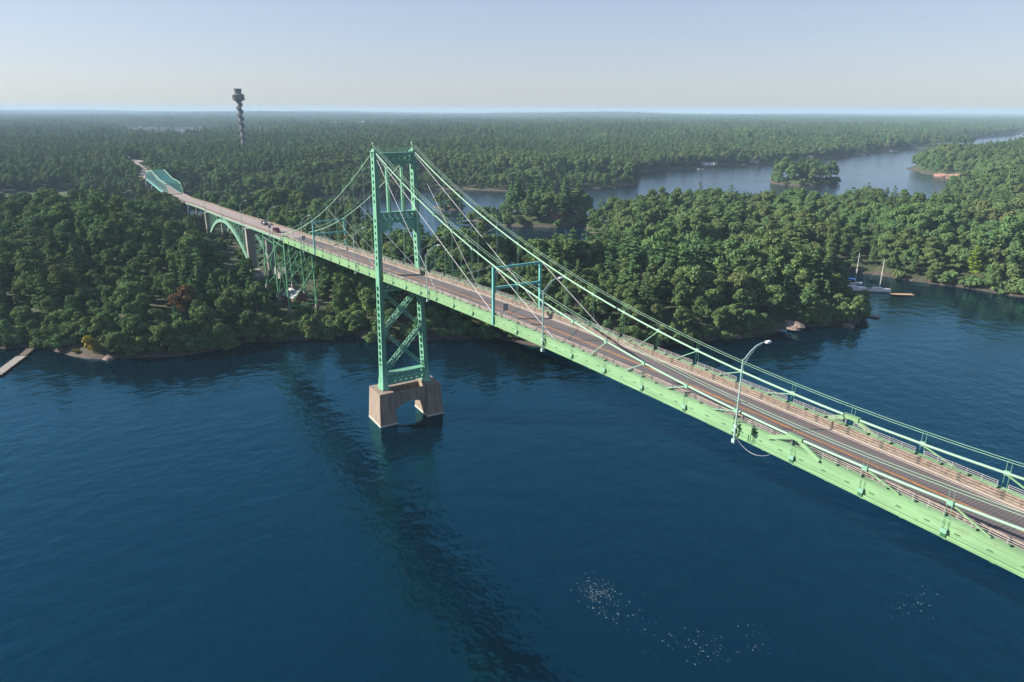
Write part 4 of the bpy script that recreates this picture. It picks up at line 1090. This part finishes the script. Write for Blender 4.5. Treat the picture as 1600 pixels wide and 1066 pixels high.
def keep_clear(X_, Y_, hgt):
    """True where a tree may stand: clear of roads, bridges, houses, docks and open rock"""
    ok = np.ones(X_.shape, bool)
    yc_ = np.array([yc(v) for v in X_]); 
    ok &= ~((np.abs(Y_-yc_) < 8.5) & (X_ > -400))
    ok &= ~((X_ > -113) & (X_ < -78) & (Y_ > -13) & (Y_ < 11))
    ok &= ~((X_ > -165) & (X_ < -110) & (np.abs(Y_) < 11))
    ok &= ~((X_ > -262) & (X_ < -140) & (Y_ > -14) & (Y_ < 10))
    ok &= ~((np.abs(Y_+3) < 8) & (X_ < -540) & (X_ > -800))
    ok &= ~((X_ > -820) & (X_ < -738) & (Y_ > -18) & (Y_ < 11))
    ok &= ~((X_ > -4) & (X_ < 9) & (Y_ > 136) & (Y_ < 154))
    ok &= ~((X_ > -600) & (X_ < -540) & (Y_ > -150) & (Y_ < -60))
    for hx_, hy_ in HOUSES: ok &= np.hypot(X_-hx_, Y_-hy_) > (8.5 if hx_ > -1500 else 95)
    ok &= np.hypot(X_+876, Y_-142) > 8
    return ok
cand = []
# near zone: fine spacing
X_, Y_ = scatter(-820, 330, -400, 760, 6.9)
fv, dd = infov(X_, Y_); k = fv & (dd < 760); X_, Y_, dd = X_[k], Y_[k], dd[k]
ds, hh = land(X_, Y_); k = (ds > .3) & keep_clear(X_, Y_, 0) & (hh > .9); X_, Y_, dd, ds, hh = X_[k], Y_[k], dd[k], ds[k], hh[k]
mixn = fbm(X_/45+5, Y_/45+2, 2); hn = np.clip((fbm(X_/26+11, Y_/26+7, 2)-.5)*1.5+.5, 0, 1)
for x, y, d, s_, h_, m_, n_ in zip(X_, Y_, dd, ds, hh, mixn, hn):
    r_ = rt.rand(); pc = np.clip((m_-.42)*2.0, .05, .42)
    if s_ < 4.5 and rt.rand() < .35: vi = BI_+rt.randint(2)
    elif r_ < pc*.75: vi = NB+rt.randint(NP)
    elif r_ < pc: vi = SI_+rt.randint(NS)
    else: vi = rt.randint(NB)
    sc = (.44+.66*n_)*(.80+.36*rt.rand())*(.84 if (x < -100 and y > 100 and s_ < 45) else 1)
    sc = max(.56, sc)
    if s_ < 7: sc *= .88
    if -30 < x < 20 and 150 < y < 225:
        pq = proj(x, y, h_+6)[0]; sc *= .34 if pq > 1318 else .72 if pq > 1290 else 1
    if -262 < x < -130 and -24 < y < -10: sc = min(sc, .62)
    if vi >= BI_: sc = .7+.7*rt.rand()
    if -100 < y < 14 and -160 < x < -70: sc *= .92
    cand.append([x, y, h_-.3, vi, sc, rt.rand()*6.283, d, s_])
# low shrubs and small trees fringing the water all round the front shore
def shore_pts(Pp, st):
    out = []
    for i in range(len(Pp)):
        a, b_ = Pp[i], Pp[(i+1) % len(Pp)]; L = np.hypot(*(b_-a)); n = int(L/st)
        nn = np.array([-(b_-a)[1], (b_-a)[0]])/max(L, 1e-6)
        for j in range(n): out.append(a+(b_-a)*(j+.5)/n+nn*rt.uniform(-2.8, 2.2))
    return np.array(out)
for Pp, st in ((L1[:33], 1.6), (IB, 4.5), (I2, 6), (I4, 7), (I5, 7)):
    sp_ = shore_pts(Pp, st); X2, Y2 = sp_[:, 0], sp_[:, 1]; fv, dd = infov(X2, Y2); ds, hh = land(X2, Y2)
    k = fv & (hh > -.4) & (keep_clear(X2, Y2, 0) | ((X2 > -92) & (X2 < -50))) & (dd < 900) & (rt.rand(len(X2)) < .9)
    for x, y, d, s_, h_ in zip(X2[k], Y2[k], dd[k], ds[k], hh[k]):
        cand.append([x, y, h_-.5, *((BI_+rt.randint(2), .8+.8*rt.rand()) if rt.rand() < .72 else (rt.randint(NB), .38+.25*rt.rand())), rt.rand()*6.283, d, 0.])
# small bushes in the cleared ground under the spans
for _ in range(150):
    x = rt.uniform(-270, -74) if _ < 90 else rt.uniform(-94, -74); y = rt.uniform(-19, 14)
    if land(np.array([x]), np.array([y]))[0][0] < 2 or (abs(x+91) < 3 and abs(abs(y)-4.7) < 2.5) or (x+105)**2+(y-1)**2 < 45: continue
    z = ground(x, y); cand.append([x, y, z-.3, BI_+rt.randint(2), .5+.6*rt.rand(), rt.rand()*6.28, math.hypot(x-CAM[0], y-CAM[1]), 5.])
# the wooded islet, pines standing thick
for _ in range(36):
    a = rt.rand()*6.28; r_ = math.sqrt(rt.rand()); x = -250+23*r_*math.cos(a); y = 215+34*r_*math.sin(a)
    if land(np.array([x]), np.array([y]))[0][0] > 1.5: cand.append([x, y, ground(x, y)-.3, [9, 10, 11, 12, 1, 3][rt.randint(6)], .95+.25*rt.rand(), rt.rand()*6.28, math.hypot(x-CAM[0], y-CAM[1]), 5.])
for x, y, sc in ((-318, -15, .95), (-330, -14, 1.0), (-343, -15.5, .95), (-355, -15, 1.0), (-337, -22, 1.05), (-322, -22, 1.0), (-350, -23, 1.05), (-306, -14, .8), (-368, -16, .95), (-380, -17, .9), (-388, -16, .85), (-396, -20, .95), (-404, -26, .95), (-392, -27, 1.0), (-378, -26, 1.05)):
    cand.append([x, y, ground(x, y)-.3, [0, 3, 5, 7][rt.randint(4)], sc, rt.rand()*6.28, math.hypot(x-CAM[0], y-CAM[1]), 20.])
# marked trees of their own
SPECIAL = [(-93.5, -66.5, .42, 'leafyellow', 18, 1.25, 'small yellow-leaved tree at the waterline of the left shore'),
           (-96, -71.5, 0, 'leafyellow', 19, .45, 'tiny bright yellow bush at the waterline right of the left dock'),
           (-98, -38, 0, 'leafred', 2, .78, 'broadleaf tree with a russet red crown on the left shore ridge'),
           (2, 272, 0, 'leafbright', 10, .80, 'bright yellow-green tree right of the sailboats on the cove shore')]
cand = [c for c in cand if all(math.hypot(c[0]-s[0], c[1]-s[1]) > 4.5 for s in SPECIAL)]
cand.sort(key=lambda c: c[6])
def where(px, s_, d):
    edge = s_ < 12
    if px < 110: z = 'at the far left behind the grey dock'
    elif px < 330: z = 'on the left shore, left of the green arch'
    elif px < 560: z = 'below the green trestle and arch'
    elif px < 700: z = 'behind the lattice tower'
    elif px < 1000: z = 'behind the deck right of the tower'
    elif px < 1200: z = 'behind the middle of the bridge'
    elif px < 1345: z = 'on the point in front of the sailboats'
    elif px < 1450: z = 'on the cove shore behind the sailboats'
    else: z = 'on the right shore of the cove'
    return z, edge
KN = {'broadleaf': ('rounded green broadleaf tree', 'tree', 'broadleaf_tree'), 'pine': ('dark layered pine', 'pine tree', 'pine_tree'), 'spruce': ('narrow pointed conifer', 'conifer', 'conifer'), 'shrub': ('low bushy shrub', 'shrub', 'shrub')}
def make_tree(x, y, z, vi, sc, rz, label, cat, name, group, crown=None):
    kd, cm, tm, Hh, Rr = SPEC[vi]
    t_ = tag(empty(name, (x, y, z), rz), label, cat, group); t_.scale = (sc, sc, sc*(.94+.12*((x*7.3) % 1)))
    link_mesh('trunk', tm, t_); c_ = link_mesh('crown', crown or cm, t_)
    return c_
SRC = {}
nind = 0; rest = []
for c in cand:
    p_ = proj(c[0], c[1], c[2]+SPEC[int(c[3])][3]*c[4]*.7)
    if p_ and nind < 292 and -20 < p_[0] < 1620 and c[6] < 420 and (c[3] < BI_ or c[7] < 1):
        z_, edge = where(p_[0], c[7], c[6]); kn = KN[SPEC[int(c[3])][0]]
        pl = 'at the water edge' if edge else 'standing back from the water'
        hh_ = SPEC[int(c[3])][3]*c[4]; szw = ('tall ' if hh_ > 15.5 else 'low ' if hh_ < 11.5 else '') if c[3] < BI_ else ('large ' if c[4] > 1.2 else '')
        lb_ = f'{szw}{kn[0]} {pl} {z_}'
        if len(lb_.split()) > 16 or (edge and len(lb_.split()) > 15): lb_ = f'{szw}{kn[0]} {"by water" if edge else "inland"} {z_}'
        o = make_tree(*c[:6], lb_, kn[1], kn[2], lb_.replace('tree', 'trees', 1))
        SRC.setdefault(int(c[3]), o); nind += 1
    else: rest.append(c)
for x, y, _, mt, vi, sc, lb_ in SPECIAL:
    vi = int(vi); cm = SPEC[vi][1].copy(); cm.materials.clear(); cm.materials.append(M[mt])
    make_tree(x, y, ground(x, y)-.3, vi, sc, 1.1, lb_, 'tree', KN[SPEC[vi][0]][2], None, cm)
for vi in range(len(SPEC)):
    if vi not in SRC:
        c = next((c for c in rest if c[3] == vi), None)
        if c is not None:
            rest.remove(c); kn = KN[SPEC[vi][0]]; SRC[vi] = make_tree(*c[:6], f'{kn[0]} deep inside the island wood', kn[1], kn[2], f'{kn[0]}s inside the wood')

# forest masses: points carrying instances of the crowns above
def forest(name, rows, label):
    A = np.array([[r[0], r[1], r[2]] for r in rows], float); me = bpy.data.meshes.new(name)
    me.vertices.add(len(A)); me.vertices.foreach_set('co', A.astype(np.float32).ravel())
    for nm, ty, j in (('kind_index', 'INT', 3), ('size', 'FLOAT', 4), ('turn', 'FLOAT', 5)):
        at_ = me.attributes.new(nm, ty, 'POINT'); vals = np.array([r[j] for r in rows]); at_.data.foreach_set('value', vals.astype(np.int32 if ty == 'INT' else np.float32))
    o = link_mesh(name, me); tag(o, label, kind='stuff')
    ng = bpy.data.node_groups.new(name, 'GeometryNodeTree')
    ng.interface.new_socket('Geometry', in_out='INPUT', socket_type='NodeSocketGeometry'); ng.interface.new_socket('Geometry', in_out='OUTPUT', socket_type='NodeSocketGeometry')
    gi = ng.nodes.new('NodeGroupInput'); go = ng.nodes.new('NodeGroupOutput'); jn = ng.nodes.new('GeometryNodeJoinGeometry')
    def na(nm, ty):
        n = ng.nodes.new('GeometryNodeInputNamedAttribute'); n.data_type = ty; n.inputs[0].default_value = nm; return n.outputs[0]
    ki, sz, tn = na('kind_index', 'INT'), na('size', 'FLOAT'), na('turn', 'FLOAT')
    cx = ng.nodes.new('ShaderNodeCombineXYZ'); ng.links.new(tn, cx.inputs[2])
    er = ng.nodes.new('FunctionNodeEulerToRotation'); ng.links.new(cx.outputs[0], er.inputs[0])
    for vi, ob in SRC.items():
        cp = ng.nodes.new('FunctionNodeCompare'); cp.data_type = 'INT'; cp.operation = 'EQUAL'
        ng.links.new(ki, cp.inputs[2]); cp.inputs[3].default_value = vi
        oi = ng.nodes.new('GeometryNodeObjectInfo'); oi.transform_space = 'ORIGINAL'; oi.inputs['Object'].default_value = ob; oi.inputs['As Instance'].default_value = True
        ip_ = ng.nodes.new('GeometryNodeInstanceOnPoints')
        ng.links.new(gi.outputs[0], ip_.inputs['Points']); ng.links.new(cp.outputs[0], ip_.inputs['Selection'])
        ng.links.new(oi.outputs['Geometry'], ip_.inputs['Instance']); ng.links.new(er.outputs[0], ip_.inputs['Rotation']); ng.links.new(sz, ip_.inputs['Scale'])
        ng.links.new(ip_.outputs[0], jn.inputs[0])
    ng.links.new(jn.outputs[0], go.inputs[0])
    md = o.modifiers.new('forest', 'NODES'); md.node_group = ng
    return o
forest('island_forest', rest, 'dense mixed forest covering the near island behind its shoreline trees')
def zone(dmin, dmax, st, smin, smax, x0, x1, y0, y1, conif=.4):
    X_, Y_ = scatter(x0, x1, y0, y1, st); fv, dd = infov(X_, Y_, 2.0); k = fv & (dd >= dmin) & (dd < dmax); X_, Y_, dd = X_[k], Y_[k], dd[k]
    ds, hh = land(X_, Y_); k = (ds > 2.0) & (hh > .9) & keep_clear(X_, Y_, 0); X_, Y_, ds, hh = X_[k], Y_[k], ds[k], hh[k]
    n_ = fbm(X_/60+3, Y_/60+8, 2); m_ = fbm(X_/110+1, Y_/110+4, 2); out = []
    for i in range(len(X_)):
        pc = conif*(.3+1.6*max(0, m_[i]-.25)); r_ = rt.rand()
        vi = (NB+rt.randint(NP)) if r_ < pc*.7 else (SI_+rt.randint(NS)) if r_ < pc else rt.randint(NB)
        out.append([X_[i], Y_[i], hh[i]-.3, vi, rt.uniform(smin, smax)*(.60+.5*n_[i]), rt.rand()*6.283])
    return out
mid = zone(760, 1500, 8.5, 1.0, 1.25, -1400, 200, -900, 1500, .5)
forest('far_shore_forest', mid, 'dense forest on the far side of the channel')
far = zone(1500, 3200, 13, 1.2, 1.6, -3200, 400, -1900, 3300, .6)+zone(3200, 6500, 20, 1.2, 1.5, -6600, 1000, -4000, 6700, .5)+zone(6500, 12000, 40, 1.2, 1.6, -12000, 2200, -8800, 12000, .4)
forest('distant_forest', far, 'hazy forest stretching away to the horizon')
print('individual trees', nind, 'island forest', len(rest), 'mid', len(mid), 'far', len(far))

# ================================================================== HAZE
m = bpy.data.materials.new('haze_air'); m.use_nodes = True; t = m.node_tree; t.nodes.clear()
pv = t.nodes.new('ShaderNodeVolumePrincipled'); pv.inputs['Color'].default_value = (*HAZE_C, 1); pv.inputs['Density'].default_value = HAZE_D
pv.inputs['Anisotropy'].default_value = 0.0
mo = t.nodes.new('ShaderNodeOutputMaterial'); t.links.new(pv.outputs[0], mo.inputs['Volume'])
o = MB().box(-12300, 12300, -12300, 12300, -6, 104).build('haze', m); tag(o, 'thin blue summer haze over the water and woods', kind='stuff')
print('verts/faces done')
